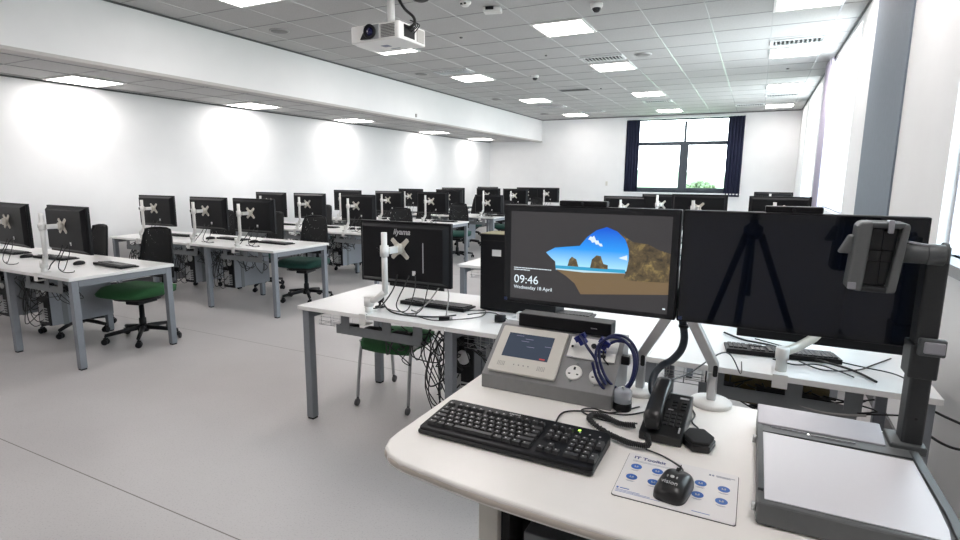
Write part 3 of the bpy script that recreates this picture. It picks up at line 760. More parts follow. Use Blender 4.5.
# loose cables on the near bench desk
def cable(name, label, pts, r, m='cable', spline=8, cat='cable', seg=8, group=None):
    b = NB(); tube(b, pts, r, seg, spline=spline); o = obj(name, b, m); tag(o, label, cat, group); return o
cable('cable', 'black cable looping from the lettered monitor pole to a black plug', [(-1.95, 2.60, .78), (-1.84, 2.52, .745), (-1.74, 2.50, .735), (-1.6, 2.52, .735), (-1.5, 2.55, .74), (-1.44, 2.60, .745)], .0045)
cable('cable', 'black cable rising behind the monitor and curling beside the keyboard', [(-1.62, 2.60, .90), (-1.63, 2.56, .78), (-1.66, 2.53, .737), (-1.60, 2.49, .737), (-1.50, 2.47, .737), (-1.42, 2.53, .737), (-1.32, 2.66, .737), (-1.36, 2.8, .737), (-1.45, 2.75, .737)], .003)
cable('cable', 'grey cable arched over the keyboard beside the lettered monitor', [(-1.68, 2.54, .737), (-1.62, 2.60, .80), (-1.56, 2.66, .90), (-1.50, 2.62, .86), (-1.48, 2.56, .75), (-1.47, 2.52, .737)], .004, 'grey_cable')
t = thing('cable_plug', 'black cable plug lying in front of the keyboard by the lettered monitor', 'plug', (-1.47, 2.52, DZ + .001), .5)
b = NB(); box(b, -.03, .03, -.012, .012, 0, .022); obj('body', b, 'black', t, bev=.003); b = NB(); box(b, .03, .045, -.009, .009, .004, .018); obj('connector', b, 'alu', t)
t = thing('webcam', 'small black round webcam at the elbow of the near monitor arm', 'camera', (-1.96, 2.60, DZ + .001))
b = NB(); lathe(b, [(.001, 0), (.03, .0), (.03, .006), (.008, .01), (.008, .03)], seg=16); lathe(b, [(.012, .03), (.026, .042), (.026, .062), (.012, .074)], seg=18); obj('body', b, 'black', t)
t = thing('cable_adaptor', 'cable adaptor wrapped with white paper tag at the left of the control box', 'plug', (-1.18, 2.62, DZ + .001), .4)
b = NB(); lathe(b, [(.02, -.03), (.022, .0), (.02, .03)], T=Matrix.Translation((0, 0, .022)) @ Matrix.Rotation(PI / 2, 4, 'Y'), seg=14); obj('body', b, 'black', t)
b = NB(); prism(b, rrect(.03, .09, -.02, .03, .008), .002, .03, 'z', T=Matrix.Rotation(.15, 4, 'Y')); obj('paper_tag', b, 'label_white', t)
cable('cable', 'black cord running over to the white tagged adaptor', [(-1.40, 2.66, .74), (-1.30, 2.72, .75), (-1.20, 2.66, .76), (-1.10, 2.60, .745), (-1.0, 2.52, .737), (-.93, 2.50, .737)], .003)
b = NB(); box(b, -1.13, -1.07, 2.72, 2.76, .7305, .77); tag(obj('paper_note', b, 'label_white', bev=.003), 'small white card standing behind the control box under the clock screen', 'card')
for i, (pts, lb) in enumerate((([( -.09, 2.95, .74), (.0, 2.86, .738), (.12, 2.78, .748), (.25, 2.68, .745), (.4, 2.6, .738), (.47, 2.48, .738)], 'thick black cable running to the right edge on the bench below the right large screen'),
    ([(.22, 2.62, .738), (.3, 2.54, .738), (.42, 2.60, .738), (.5, 2.72, .738), (.58, 2.85, .738)], 'thin black cable curling on the bench near the visualiser post'),
    ([(.05, 2.9, .74), (.2, 2.78, .745), (.33, 2.7, .742), (.45, 2.66, .738), (.55, 2.62, .738), (.6, 2.52, .738)], 'black cable crossing the right end of the near bench desk'),
    ([(.12, 2.6, .738), (.2, 2.56, .738), (.28, 2.6, .74), (.35, 2.56, .738), (.4, 2.5, .738)], 'short black cable near the cream monitor clamp'))):
    cable('cable', lb, pts, .005 if i == 0 else .003)
cable('cable', 'pale cable drooping across the bench below the right large screen', [(-.35, 3.0, .78), (-.1, 2.97, .775), (.1, 2.9, .765), (.24, 2.85, .76)], .003, 'grey_cable')
cable('wall_cable', 'black cable looped on the right wall beyond the visualiser', [(.63, 2.47, .67), (.68, 2.44, .655), (.74, 2.42, .64), (.80, 2.42, .635), (.805, 2.5, .62)], .005)
cable('wall_cable', 'lower black cable looped on the right wall beyond the visualiser', [(.60, 2.48, .60), (.67, 2.43, .56), (.74, 2.42, .55), (.80, 2.44, .58), (.805, 2.52, .60)], .005)

# ------------------------------------------------------------------ chairs
def swivel_chair(seat_mat='green', name='office_chair'):
    """origin on the floor under the column; sitter looks towards -y"""
    t = thing(name, '', 'chair', (0, 0, 0), 0, 'swivel chairs with mesh backs')
    b = NB(); n = 9
    def top(u, v): return .498 + .012 * (1 - v * v) - .035 * max(0, -v - .55) * 2 + .012 * u * u
    T = {}; Bm = {}
    for i in range(n + 1):
        for j in range(n + 1):
            u = -1 + 2 * i / n; v = -1 + 2 * j / n
            uu = u * math.sqrt(1 - .30 * v * v); vv = v * math.sqrt(1 - .30 * u * u)
            T[i, j] = b.verts.new((uu * .27, vv * .27 - .03, top(u, v) - (.018 if max(abs(u), abs(v)) > .99 else 0)))
            Bm[i, j] = b.verts.new((uu * .262, vv * .262 - .03, .435 + .0 * u))
    for i in range(n):
        for j in range(n):
            f = b.faces.new((T[i, j], T[i + 1, j], T[i + 1, j + 1], T[i, j + 1])); f.smooth = True
            b.faces.new((Bm[i, j], Bm[i, j + 1], Bm[i + 1, j + 1], Bm[i + 1, j]))
    for i in range(n):
        for (A, B_) in (((i, 0), (i + 1, 0)), ((i, n), (i + 1, n)), ((0, i), (0, i + 1)), ((n, i), (n, i + 1))):
            f = b.faces.new((T[A], T[B_], Bm[B_], Bm[A])); f.smooth = True
    obj('seat', b, seat_mat, t)
    b = NB(); lathe(b, [(.10, .375), (.20, .40), (.235, .4345)], (0, -.02, 0), 20); obj('seat_shell', b, 'black_matt', t)
    b = NB(); box(b, -.07, .07, -.10, .12, .34, .385); obj('mechanism', b, 'black', t, bev=.008)
    b = NB(); tube(b, [(-.06, -.02, .365), (-.17, -.03, .36), (-.24, -.03, .365)], .007, 6); obj('lever', b, 'black', t)
    # backrest: curved frame and mesh
    def bp(u, z): 
        s = (z - .56) / .44
        w = .188 - .04 * s * s
        return Vector((u * w, .235 + .045 * s + .05 * s * s * .3 - .035 * (1 - u * u) * -1 - .035, z))
    b = NB(); loop = [bp(-1, .56 + .44 * k / 6) for k in range(6)] + [bp(-.9, .995), bp(-.5, 1.005), bp(0, 1.008), bp(.5, 1.005), bp(.9, .995)] + [bp(1, 1.0 - .44 * (k + 1) / 6) for k in range(6)] + [bp(.5, .555), bp(0, .55), bp(-.5, .555)]
    tube(b, loop, .011, 8, closed=True); obj('back_frame', b, 'black', t)
    b = NB(); g = {}
    for i in range(9):
        for j in range(9): g[i, j] = b.verts.new(bp(-1 + i / 4, .56 + .44 * j / 8))
    for i in range(8):
        for j in range(8):
            f = b.faces.new((g[i, j], g[i + 1, j], g[i + 1, j + 1], g[i, j + 1])); f.smooth = True
    o = obj('back_mesh', b, 'mesh', t); s = o.modifiers.new('thick', 'SOLIDIFY'); s.thickness = .004
    b = NB(); tube(b, [(0, .08, .37), (0, .20, .37), (0, .275, .42), (0, .285, .52), (0, .275, .62)], [.022, .022, .018], 8, spline=4); box(b, -.20, .20, .262, .278, .60, .64); obj('back_support', b, 'black', t)
    b = NB(); lathe(b, [(.030, .10), (.030, .20), (.022, .205), (.022, .345)], seg=16); obj('column', b, 'black', t)
    b = NB(); lathe(b, [(.045, .075), (.05, .11), (.038, .14)], seg=18); hub = obj('base_hub', b, 'black', t)
    for k in range(5):
        a = 2 * PI * k / 5 + .35; c, s_ = math.cos(a), math.sin(a)
        b = NB(); tube(b, [(c * .03, s_ * .03, .115), (c * .17, s_ * .17, .10), (c * .30, s_ * .30, .082)], [.024, .020, .016], 8); lg = obj('base_leg', b, 'black', t)
        b = NB(); Tt = Matrix.Translation((c * .30, s_ * .30, .028)) @ Matrix.Rotation(a + .9 * (k % 2), 4, 'Z')
        for sgn in (-1, 1): lathe(b, [(.020, -.009), (.027, -.006), (.027, .006), (.020, .009)], seg=14, T=Tt @ Matrix.Translation((sgn * .017, 0, 0)) @ Matrix.Rotation(PI / 2, 4, 'Y'))
        box(b, -.012, .012, -.012, .02, .0, .035, Tt); tube(b, [Tt @ Vector((0, 0, .03)), Tt @ Vector((0, 0, .058))], .007, 6)
        obj('castor', b, 'black', lg)
    return t
G0 = swivel_chair('green'); G1 = swivel_chair('dgreen')
chairs = []
# (x, y, rot, proto, label)
chairs.append((-4.98, 3.02, math.radians(12), G0, 'bright green seated swivel chair at the aisle end of the front left desk'))
chairs.append((-5.80, 2.91, math.radians(-6), G0, 'black backed swivel chair showing behind the right monitor of the front left desk'))
chairs.append((-4.86, 4.98, math.radians(12), G1, 'dark green seated swivel chair at the aisle end of the second left desk'))
chairs.append((-5.9, 5.25, math.radians(-10), G1, 'swivel chair behind the middle of the second row of the left block'))
chairs.append((-6.75, 5.2, math.radians(20), G1, 'swivel chair at the wall end of the second row of the left block'))
for k in range(2, 6):
    for i, x in enumerate(lmons[k]):
        rr = random.Random(50 + k * 5 + i)
        chairs.append((x + .02 + rr.uniform(-.06, .06), LROW[k] + 1.12 + rr.uniform(-.05, .05), rr.uniform(-.4, .4), G1, 'dark swivel chair behind the %s of the left block, %s' % (RN[k], POS[i])))
usedp = set()
for x, y, r, p, lb in chairs:
    if p.name not in usedp: usedp.add(p.name); p.location = (x, y, 0); p.rotation_euler.z = r; p['label'] = lb
    else: dup(p, (x, y, 0), r, lb)
KIDS.clear()
GO = swivel_chair('olive'); GO.location = (.12, 3.12, 0); GO.rotation_euler.z = .1; GO['label'] = 'swivel chair with olive brown seat glimpsed under the bench desk behind the lectern'
# visitor chair
t = thing('visitor_chair', 'green seated chair with silver tube legs pushed under the bench desk', 'chair', (-2.085, 2.97, 0), math.radians(4))
b = NB(); n = 10; T = {}; Bm = {}
for i in range(n + 1):
    for j in range(n + 1):
        u = -1 + 2 * i / n; v = -1 + 2 * j / n
        uu = u * math.sqrt(1 - .25 * v * v); vv = v * math.sqrt(1 - .25 * u * u)
        z = .452 - .02 * (1 - u * u) * (1 - v * v) - .03 * max(0, -v - .6) * 2
        T[i, j] = b.verts.new((uu * .215, vv * .20 - .01, z)); Bm[i, j] = b.verts.new((uu * .21, vv * .195 - .01, z - .05))
for i in range(n):
    for j in range(n):
        f = b.faces.new((T[i, j], T[i + 1, j], T[i + 1, j + 1], T[i, j + 1])); f.smooth = True
        f = b.faces.new((Bm[i, j], Bm[i, j + 1], Bm[i + 1, j + 1], Bm[i + 1, j])); f.smooth = True
    for (A, B_) in (((i, 0), (i + 1, 0)), ((i, n), (i + 1, n)), ((0, i), (0, i + 1)), ((n, i), (n, i + 1))):
        f = b.faces.new((T[A], T[B_], Bm[B_], Bm[A])); f.smooth = True
obj('seat', b, 'green', t)
b = NB(); tube(b, [(-.20, -.15, .425), (.20, -.15, .425)], .011, 8); tube(b, [(-.20, .15, .425), (.20, .15, .425)], .011, 8); tube(b, [(-.20, -.16, .425), (-.20, .17, .425)], .011, 8); tube(b, [(.20, -.16, .425), (.20, .17, .425)], .011, 8); obj('seat_frame', b, 'silver_paint', t)
for sx in (-1, 1):
    for sy, yy in ((-1, -.16), (1, .17)):
        b = NB(); tube(b, [(sx * .185, yy, .43), (sx * .188, yy + sy * .02, .36), (sx * .190, yy + sy * .045, .2), (sx * .191, yy + sy * .06, .062)], .0115, 10, spline=4); lg = obj('leg', b, 'silver_paint', t)
        b = NB(); lathe(b, [(.018, -.011), (.025, -.007), (.025, .007), (.018, .011)], seg=16, T=Matrix.Translation((sx * .191, yy + sy * .07, .026)) @ Matrix.Rotation(PI / 2, 4, 'Y')); tube(b, [(sx * .191, yy + sy * .06, .065), (sx * .191, yy + sy * .065, .03)], .009, 8); obj('castor', b, 'skirt', lg)
for sx in (-1, 1):
    b = NB(); tube(b, [(sx * .20, .16, .42), (sx * .205, .235, .5), (sx * .20, .25, .80)], .011, 8, spline=4); obj('back_upright', b, 'silver_paint', t)
b = NB(); prism(b, rrect(-.215, .215, .56, .83, .05), .235, .262, 'y'); obj('backrest', b, 'black_matt', t, bev=.006)

# ------------------------------------------------------------------ lectern desk
TZ = .88
t = thing('lectern_desk', 'white curved-edge lectern desk in the foreground with dark cabinet below', 'desk', (0, 0, 0))
L_out = [(.385, 1.615), (-.745, 1.615), (-.747, 1.05), (-.744, 1.01), (-.730, .975), (-.700, .948), (-.660, .932), (-.60, .922), (-.50, .909), (-.40, .901), (-.25, .896), (.0, .893), (.385, .893)]
b = NB(); prism(b, L_out[::-1], TZ - .028, TZ); top = obj('worktop', b, 'teacher_top', t, bev=.007, seg=4)
# edging band just under the rounded arris
b = NB()
E2 = [p for p in L_out[2:]]
tube(b, [(p[0] + .0095 * (1 if p[1] > .95 and p[0] < -.6 else .4), p[1] + .0095 * (1 if p[0] > -.72 else .3), TZ - .0145) for p in catmull([Vector((*q, 0)) for q in E2], 4)], .0115, 10); obj('edging', b, 'edge', t)
b = NB(); box(b, -.500, -.452, 1.005, 1.52, .0, TZ - .029); obj('leg_panel', b, 'beige_pl', t, bev=.004)
b = NB(); box(b, -.43, .36, 1.10, 1.13, .35, TZ - .05); box(b, -.43, .36, 1.55, 1.57, .02, TZ - .03); box(b, .33, .36, 1.13, 1.55, .02, TZ - .05); box(b, -.45, -.43, 1.02, 1.55, .02, TZ - .03); box(b, -.45, .36, 1.02, 1.55, .02, .05); obj('cabinet', b, 'black_matt', t)
b = NB(); prism(b, [(-.44, .99), (.35, .945), (.35, .965), (-.44, 1.01)], TZ - .075, TZ - .03); obj('front_rail', b, 'tray_grey', t)
b = NB()
for i in range(34): box(b, -.36 + i * .02, -.35 + i * .02, .93, .99, TZ - .048, TZ - .043)
obj('vent_slots', b, 'black_matt', t)
t2 = thing('rack_unit', 'grey rack mounted unit inside the lectern cabinet below the worktop', 'computer', (-.1, 1.06, .60))
b = NB(); box(b, -.30, .38, -.03, .03, 0, .13); obj('case', b, 'tray_grey', t2, bev=.003)
b = NB(); 
for i in range(5): box(b, -.26, .3, -.034, -.029, .02 + i * .02, .028 + i * .02)
obj('vent_slots', b, 'black', t2)

# big keyboard
kb = thing('keyboard', 'large black full-size keyboard on the lectern desk with a green indicator light', 'keyboard', (-.478, 1.143, TZ + .001), math.radians(-.5))
ow = .218
b = NB(); prism(b, rrect(-ow, ow, -.080, .084, .012), .0, .016)
for v in b.verts:
    if v.co.z > .008: v.co.z += (v.co.y + .09) * .07
obj('body', b, 'black', kb, bev=.004, seg=3)
b = NB(); prism(b, rrect(-ow - .001, ow + .001, -.083, -.066, .008), .0005, .011); obj('palm_edge', b, 'phone', kb, bev=.004, seg=3)
KM = {}
def key(x, y, w, d=.0158, leg=True, col=True):
    z = .016 + (y + .09) * .07
    kk = (round(w, 4), round(d, 4), leg)
    if kk not in KM:
        b = NB(); A = [(-w / 2, -d / 2), (w / 2, -d / 2), (w / 2, d / 2), (-w / 2, d / 2)]; s = .0022
        B = [(-w / 2 + s, -d / 2 + s), (w / 2 - s, -d / 2 + s), (w / 2 - s, d / 2 - s * .6), (-w / 2 + s, d / 2 - s * .6)]
        va = [b.verts.new((*p, 0)) for p in A]; vb = [b.verts.new((*p, .0075)) for p in B]
        b.faces.new(va[::-1]); b.faces.new(vb)
        for i in range(4): b.faces.new((va[i], va[(i + 1) % 4], vb[(i + 1) % 4], vb[i]))
        if leg: box(b, -w / 2 + .0045, -w / 2 + .0078, .001, .0042, .0075, .00775, mi=1)
        o = obj('key', b, ['key', 'key_mark'], kb); KM[kk] = o
    else:
        o = KM[kk].copy(); COL.objects.link(o)
    o.location = (x, y, z)
pit_ = .0186
rows = [(-.052, [1.3, 1.2, 1.3, -5.6, 1.3, 1.2, 1.3, 1.3]), (-.0335, [1.25] + [1] * 11 + [2.55]), (-.015, [1.75] + [1] * 11 + [1.85]), (.0035, [1.5] + [1] * 12 + [1.3]), (.022, [1] * 13 + [1.8])]
for y, ws in rows:
    x = -.205; s = sum(abs(w) for w in ws); f = .2735 / s
    for w in ws:
        W_ = abs(w) * f; key(x + W_ / 2, y, W_ - .0024, leg=(w > 0)); x += W_
for g0, n in ((-.205, 1), (-.177, 4), (-.093, 4), (-.011, 4)):
    for i in range(n): key(g0 + .0085 + i * .0196, .049, .0158, .013)
for i in range(3):
    for y in (.049, .022, .0035): key(.090 + i * .0188, y, .0162, .0155 if y < .04 else .013)
key(.1088, -.0335, .0162); 
for i in range(3): key(.090 + i * .0188, -.052, .0162)
for j, y in enumerate((.022, .0035, -.015, -.0335)):
    for i in range(3): key(.152 + i * .0188, y, .0162)
key(.1614, -.052, .035); key(.1896, -.052, .0162); key(.2084, .0128, .0162, .034); key(.2084, -.043, .0162, .034); key(.2084, .0, .0001, .0001, False) if False else None
b = NB()
for i in range(3): box(b, .148 + i * .024, .152 + i * .024, .051, .055, .0265, .0272)
obj('indicator_window', b, 'key_mark', kb)
M['led'] = mat('green_led', (.3, .8, .1), .4, noise=.01, emis=(.5, 1, .1), es=2.0)
b = NB(); box(b, .143, .149, .060, .067, .0268, .0278); obj('indicator_light', b, 'led', kb)
b = xf(text_bm('Logitech', .009, .0002), Matrix.Translation((-.04, .070, .0275)) @ Matrix.Rotation(.07, 4, 'X')); obj('logo', b, 'key_mark', kb)
cable('keyboard_cable', 'thin black keyboard cord curving across the lectern desk towards the phone', [(-.405, 1.235, TZ + .006), (-.417, 1.318, TZ + .004), (-.399, 1.356, TZ + .004), (-.331, 1.385, TZ + .004), (-.262, 1.40, TZ + .004), (-.215, 1.45, TZ + .004)], .0022)

# desk mat, mouse
MX0, MX1, MY0, MY1 = -.211, .014, 1.017, 1.205
t = thing('desk_mat', 'white printed mouse mat with blue circles and the heading IT Toolkit', 'mouse mat', (0, 0, 0))
b = NB(); prism(b, rrect(MX0, MX1, MY0, MY1, .006), TZ + .0005, TZ + .0022); obj('sheet', b, 'mat_card', t)
b = NB(); prism(b, rrect(MX0 - .001, MX1 + .0012, MY0 - .0012, MY1 + .0005, .006), TZ + .0002, TZ + .0012); obj('rubber_backing', b, 'black', t)
for (x, y) in ((-.186, 1.146), (-.187, 1.099), (-.142, 1.146), (-.143, 1.098), (-.099, 1.143), (-.100, 1.095), (-.055, 1.139), (-.057, 1.092), (-.011, 1.136), (-.013, 1.088)):
    b = NB(); lathe(b, [(.0115, TZ + .0022), (.0115, TZ + .0025)], (x, y, 0), 24); o = obj('blue_circle', b, 'blue_ink', t)
    b = NB(); box(b, x - .004, x + .004, y - .003, y - .0015, TZ + .0025, TZ + .0027); box(b, x - .004, x - .002, y - .001, y + .003, TZ + .0025, TZ + .0027); box(b, x + .001, x + .004, y, y + .003, TZ + .0025, TZ + .0027); obj('icon', b, 'key_mark', o)
    b = NB(); box(b, x - .009, x + .009, y - .0165, y - .0157, TZ + .0022, TZ + .0024); box(b, x - .006, x + .006, y - .019, y - .0183, TZ + .0022, TZ + .0024); obj('caption', b, 'grey_ink', t)
b = xf(text_bm('IT Toolkit', .0165, .0001, bold=.0004), Matrix.Translation((-.198, 1.181, TZ + .0025))); obj('heading', b, 'navy_ink', t)
b = xf(text_bm('Useful links and support for teaching rooms', .0042, .0001), Matrix.Translation((-.198, 1.172, TZ + .0025)))
b.free(); b = NB(); box(b, -.198, -.12, 1.172, 1.1728, TZ + .0022, TZ + .0024); box(b, -.198, -.10, 1.168, 1.1688, TZ + .0022, TZ + .0024); obj('small_print', b, 'grey_ink', t)
b = NB(); box(b, -.042, -.038, 1.180, 1.186, TZ + .0022, TZ + .0025); box(b, -.036, -.032, 1.180, 1.186, TZ + .0022, TZ + .0025); box(b, -.028, .008, 1.184, 1.1855, TZ + .0022, TZ + .0025); box(b, -.028, .000, 1.180, 1.1815, TZ + .0022, TZ + .0025); obj('printed_logo', b, 'grey_ink', t)
b = NB()
box(b, -.207, -.203, 1.044, 1.050, TZ + .0022, TZ + .0024); box(b, -.200, -.182, 1.046, 1.049, TZ + .0022, TZ + .0024)
for i in range(3): box(b, -.207, -.16 + .02 * i, 1.040 - i * .004, 1.041 - i * .004, TZ + .0022, TZ + .0024)
obj('footer_print', b, 'blue_ink', t)
b = NB(); box(b, -.062, -.03, 1.029, 1.0305, TZ + .0022, TZ + .0024); obj('website_print', b, 'blue_ink', t)
ms = thing('computer_mouse', 'large glossy black mouse lying on the printed desk mat', 'mouse', (-.101, 1.085, TZ + .003), math.radians(-8))
def blob(rx, ry, h, n=10, sq=.62):
    b = NB(); rings = []
    for i in range(n + 1):
        ph = i / n * PI / 2; r = max(.02, math.cos(ph)); z = (math.sin(ph) ** .75) * h
        ring = []
        for k in range(32):
            a = 2 * PI * k / 32; c, s = math.cos(a), math.sin(a)
            ring.append(b.verts.new((rx * r * math.copysign(abs(c) ** sq, c), ry * r * math.copysign(abs(s) ** sq, s), z)))
        rings.append(ring)
    for i in range(n):
        for k in range(32):
            f = b.faces.new((rings[i][k], rings[i][(k + 1) % 32], rings[i + 1][(k + 1) % 32], rings[i + 1][k])); f.smooth = True
    b.faces.new(rings[0][::-1]); b.faces.new(rings[-1]); return b
obj('body', blob(.032, .054, .034, sq=.5), 'phone', ms)
b = NB(); box(b, -.0005, .0005, .018, .05, .022, .0325); obj('button_seam', b, 'black_matt', ms)
b = NB(); lathe(b, [(.009, -.003), (.009, .003)], T=Matrix.Translation((0, .026, .027)) @ Matrix.Rotation(PI / 2, 4, 'Y'), seg=16); obj('scroll_wheel', b, 'black_matt', ms)
b = xf(text_bm('vision', .014, .0003, 'CENTER'), Matrix.Translation((-.002, -.034, .0308)) @ Matrix.Rotation(.28, 4, 'X'))
obj('lettering', b, 'key_mark', ms)
b = NB(); lathe(b, [(.004, .0325), (.004, .0352)], (-.002, -.010, 0), 10); box(b, -.012, -.010, -.013, -.007, .032, .0347); box(b, .006, .008, -.013, -.007, .032, .0347); obj('emblem', b, 'key_mark', ms)
cable('mouse_cable', 'thin black mouse cord arching from the mouse to the phone', [(-.093, 1.138, TZ + .014), (-.094, 1.165, TZ + .010), (-.111, 1.195, TZ + .004), (-.144, 1.218, TZ + .004), (-.182, 1.232, TZ + .004)], .002)

# AV control box
t = thing('control_box', 'grey sloped control box with cream touch panel and two round sockets on the lectern desk', 'control panel', (0, 0, 0))
x0, x1 = -.694, -.304
b = NB(); prism(b, [(1.41, TZ + .0005), (1.608, TZ + .0005), (1.608, 1.043), (1.558, 1.043), (1.41, .923)], x0, x1, 'x'); obj('housing', b, 'av_grey', t, bev=.002)
th = math.atan2(.12, .148)
def slope(u, v, w=0):   # u = world x, v = up the slope, w = off the surface
    return Vector((u, 1.41 + v * math.cos(th) - w * math.sin(th), .923 + v * math.sin(th) + w * math.cos(th)))
ST = Matrix.Translation((0, 1.41, .923)) @ Matrix.Rotation(th, 4, 'X')
b = NB(); prism(b, rrect(-.677, -.468, .012, .176, .006), .0005, .012, 'z', ST); fr_ = obj('touch_panel', b, 'beige_pl', t, bev=.002)
b = NB(); box(b, -.649, -.504, .065, .151, .012, .0126, ST); M['panel_scr'] = mat('touch_screen', (.02, .03, .05), .15, noise=.02, emis=(.07, .09, .13), es=.35); obj('panel_screen', b, 'panel_scr', fr_)
b = NB()
for i in range(6): box(b, -.625 + i * .022 * (i % 2 + .5), -.60 + i * .022 * (i % 2 + .5), .142 - i * .009, .1435 - i * .009, .0126, .0128, ST)
M['scr_txt'] = mat('screen_text', (.1, .1, .2), .4, noise=.01, emis=(.35, .32, .4), es=.35); obj('panel_text', b, 'scr_txt', fr_)
b = NB(); box(b, -.53, -.513, .069, .073, .0126, .0129, ST); M['scr_red'] = mat('screen_red', (.3, .02, .02), .4, noise=.01, emis=(.5, .04, .04), es=.6); obj('red_button', b, 'scr_red', fr_)
for xx in (-.64, -.515):
    b = NB()
    for i in range(5):
        for j in range(4): box(b, xx + i * .005 - .012, xx + i * .005 - .0095, .032 + j * .004, .034 + j * .004, .012, .0124, ST)
    obj('speaker_holes', b, 'speaker_grille', fr_)
b = NB()
for i, xx in enumerate((-.60, -.585, -.57, -.555)): lathe(b, [(.002, .012), (.002, .013)], (xx, .04, 0), 10, T=ST)
obj('indicator_dots', b, 'speaker_grille', fr_)
b = NB(); box(b, -.457, -.318, .101, .172, .0005, .006, ST); pl = obj('connector_plate', b, 'white_pl', t, bev=.001)
b = NB(); lathe(b, [(.004, .006), (.004, .0075)], (-.447, .137, 0), 10, T=ST); lathe(b, [(.007, .006), (.008, .012)], (-.385, .145, 0), 14, T=ST); box(b, -.372, -.345, .112, .12, .006, .010, ST); obj('connector', b, 'black', pl)
b = NB(); box(b, -.372, -.345, .124, .132, .006, .014, ST); lathe(b, [(.005, .006), (.004, .03)], (-.352, .142, 0), 12, T=ST); obj('metal_socket', b, 'chrome', pl)
for xx in (-.4219, -.3543):
    b = NB(); lathe(b, [(.0235, .0005), (.0235, .004), (.021, .0055)], (xx, .052, 0), 28, T=ST); so = obj('socket', b, 'white_pl', t)
    b = NB(); box(b, xx - .003, xx + .003, .060, .069, .0055, .0062, ST); box(b, xx - .015, xx - .0085, .044, .048, .0055, .0062, ST); box(b, xx + .0085, xx + .015, .044, .048, .0055, .0062, ST); obj('pin_holes', b, 'black_matt', so)
    b = NB(); lathe(b, [(.003, .0), (.003, .003)], (xx - .004, .0235, 0), 10, T=ST); lathe(b, [(.003, .0), (.003, .003)], (xx + .004, .082, 0), 10, T=ST); obj('screw', b, 'chrome', so)
t = thing('mini_computer', 'slim black set-top unit lying on top of the grey control box', 'computer', (-.49, 1.578, 1.0440))
b = NB(); box(b, -.145, .145, -.028, .03, 0, .04); obj('case', b, 'black', t, bev=.003)
b = xf(text_bm('lenovo', .007, .0002), Matrix.Translation((.085, -.0284, .019)) @ FRONT); obj('lettering', b, 'logo_grey', t)
t = thing('wipe_tub', 'small clear plastic tub with black base beside the control box', 'tub', (-.281, 1.44, TZ + .001))
b = NB(); lathe(b, [(.024, 0), (.025, .002), (.025, .022)], seg=28); obj('base', b, 'black', t)
b = NB(); lathe(b, [(.0245, .0222), (.0245, .052), (.019, .058), (.012, .060)], seg=28); obj('cover', b, 'clear', t)
b = NB(); lathe(b, [(.005, .0605), (.005, .064), (.002, .065)], seg=12); obj('nub', b, 'white_pl', t)
t = thing('video_cable', 'coiled blue video cable with blue plugs hanging over the end of the control box', 'cable', (0, 0, 0))
P1 = [(-.424, 1.50, 1.055), (-.405, 1.475, 1.048), (-.39, 1.46, 1.035), (-.362, 1.45, 1.005), (-.345, 1.44, .965), (-.32, 1.44, .935), (-.292, 1.45, .925), (-.268, 1.46, .94), (-.255, 1.48, .985), (-.262, 1.50, 1.03), (-.29, 1.51, 1.06), (-.325, 1.51, 1.065), (-.352, 1.49, 1.05), (-.358, 1.47, 1.02), (-.342, 1.45, .98), (-.318, 1.44, .95), (-.288, 1.45, .933), (-.262, 1.46, .962), (-.258, 1.48, 1.01), (-.28, 1.50, 1.045), (-.315, 1.50, 1.052), (-.34, 1.49, 1.04), (-.351, 1.49, 1.038)]
b = NB(); tube(b, P1, .0042, 8, spline=6); tube(b, [(p[0] - .006, p[1] - .012, p[2] - .004) for p in P1[3:16]], .0042, 8, spline=6); obj('cord', b, 'blue_cable', t)
for (c, a) in (((-.421, 1.50, 1.048), -.6), ((-.348, 1.495, 1.045), .5)):
    b = NB(); box(b, -.017, .017, -.008, .008, -.008, .008, Matrix.Translation(c) @ Matrix.Rotation(a, 4, 'Y')); box(b, -.012, .012, -.006, .006, -.022, -.008, Matrix.Translation(c) @ Matrix.Rotation(a, 4, 'Y')); obj('plug', b, 'blue_plug', t, bev=.001)
cable('audio_cable', 'thin black audio lead plugged into the control box below the blue cable', [(-.352, 1.50, 1.03), (-.35, 1.49, 1.0), (-.335, 1.485, .985), (-.33, 1.495, .965), (-.338, 1.50, .975)], .0022)
b = NB(); box(b, -.303, -.28, 1.50, 1.52, .985, 1.01); tag(obj('cable_clip', b, 'black', bev=.002), 'small black cable clip at the right end of the control box', 'clip')

# phone
t = thing('desk_phone', 'black desk phone with handset resting on its left side, beside the control box', 'phone', (-.208, 1.283, TZ + .001), math.radians(-2))
b = NB(); prism(b, [(0, 0), (.185, 0), (.182, .062), (.16, .068), (0, .020)], 0, .098, 'x'); obj('base', b, 'phone', t, bev=.003)
pa = math.atan2(.048, .16); PT_ = Matrix.Translation((0, 0, .020)) @ Matrix.Rotation(pa, 4, 'X')
b = NB()
for i in range(3):
    for j in range(4): box(b, .047 + i * .015, .057 + i * .015, .040 + j * .014, .050 + j * .014, 0, .0035, PT_)
obj('keypad', b, 'key', t)
b = NB()
for j in range(3): box(b, .056, .068, .106 + j * .012, .113 + j * .012, 0, .0035, PT_); box(b, .078, .09, .106 + j * .012, .113 + j * .012, 0, .0035, PT_)
obj('feature_keys', b, 'black_matt', t)
for q in ((.070, .092, .150, .156), (.050, .062, .100, .103), (.086, .090, .02, .04)):
    b = NB(); box(b, *q, 0, .001, PT_); obj('printed_label', b, 'logo_grey', t)
hs = []
for i in range(13):
    s = i / 12; hs.append(Vector((.028, -.004 + s * .168, .046 + s * .048 + .016 * math.sin(s * PI))))
b = NB(); rings = []
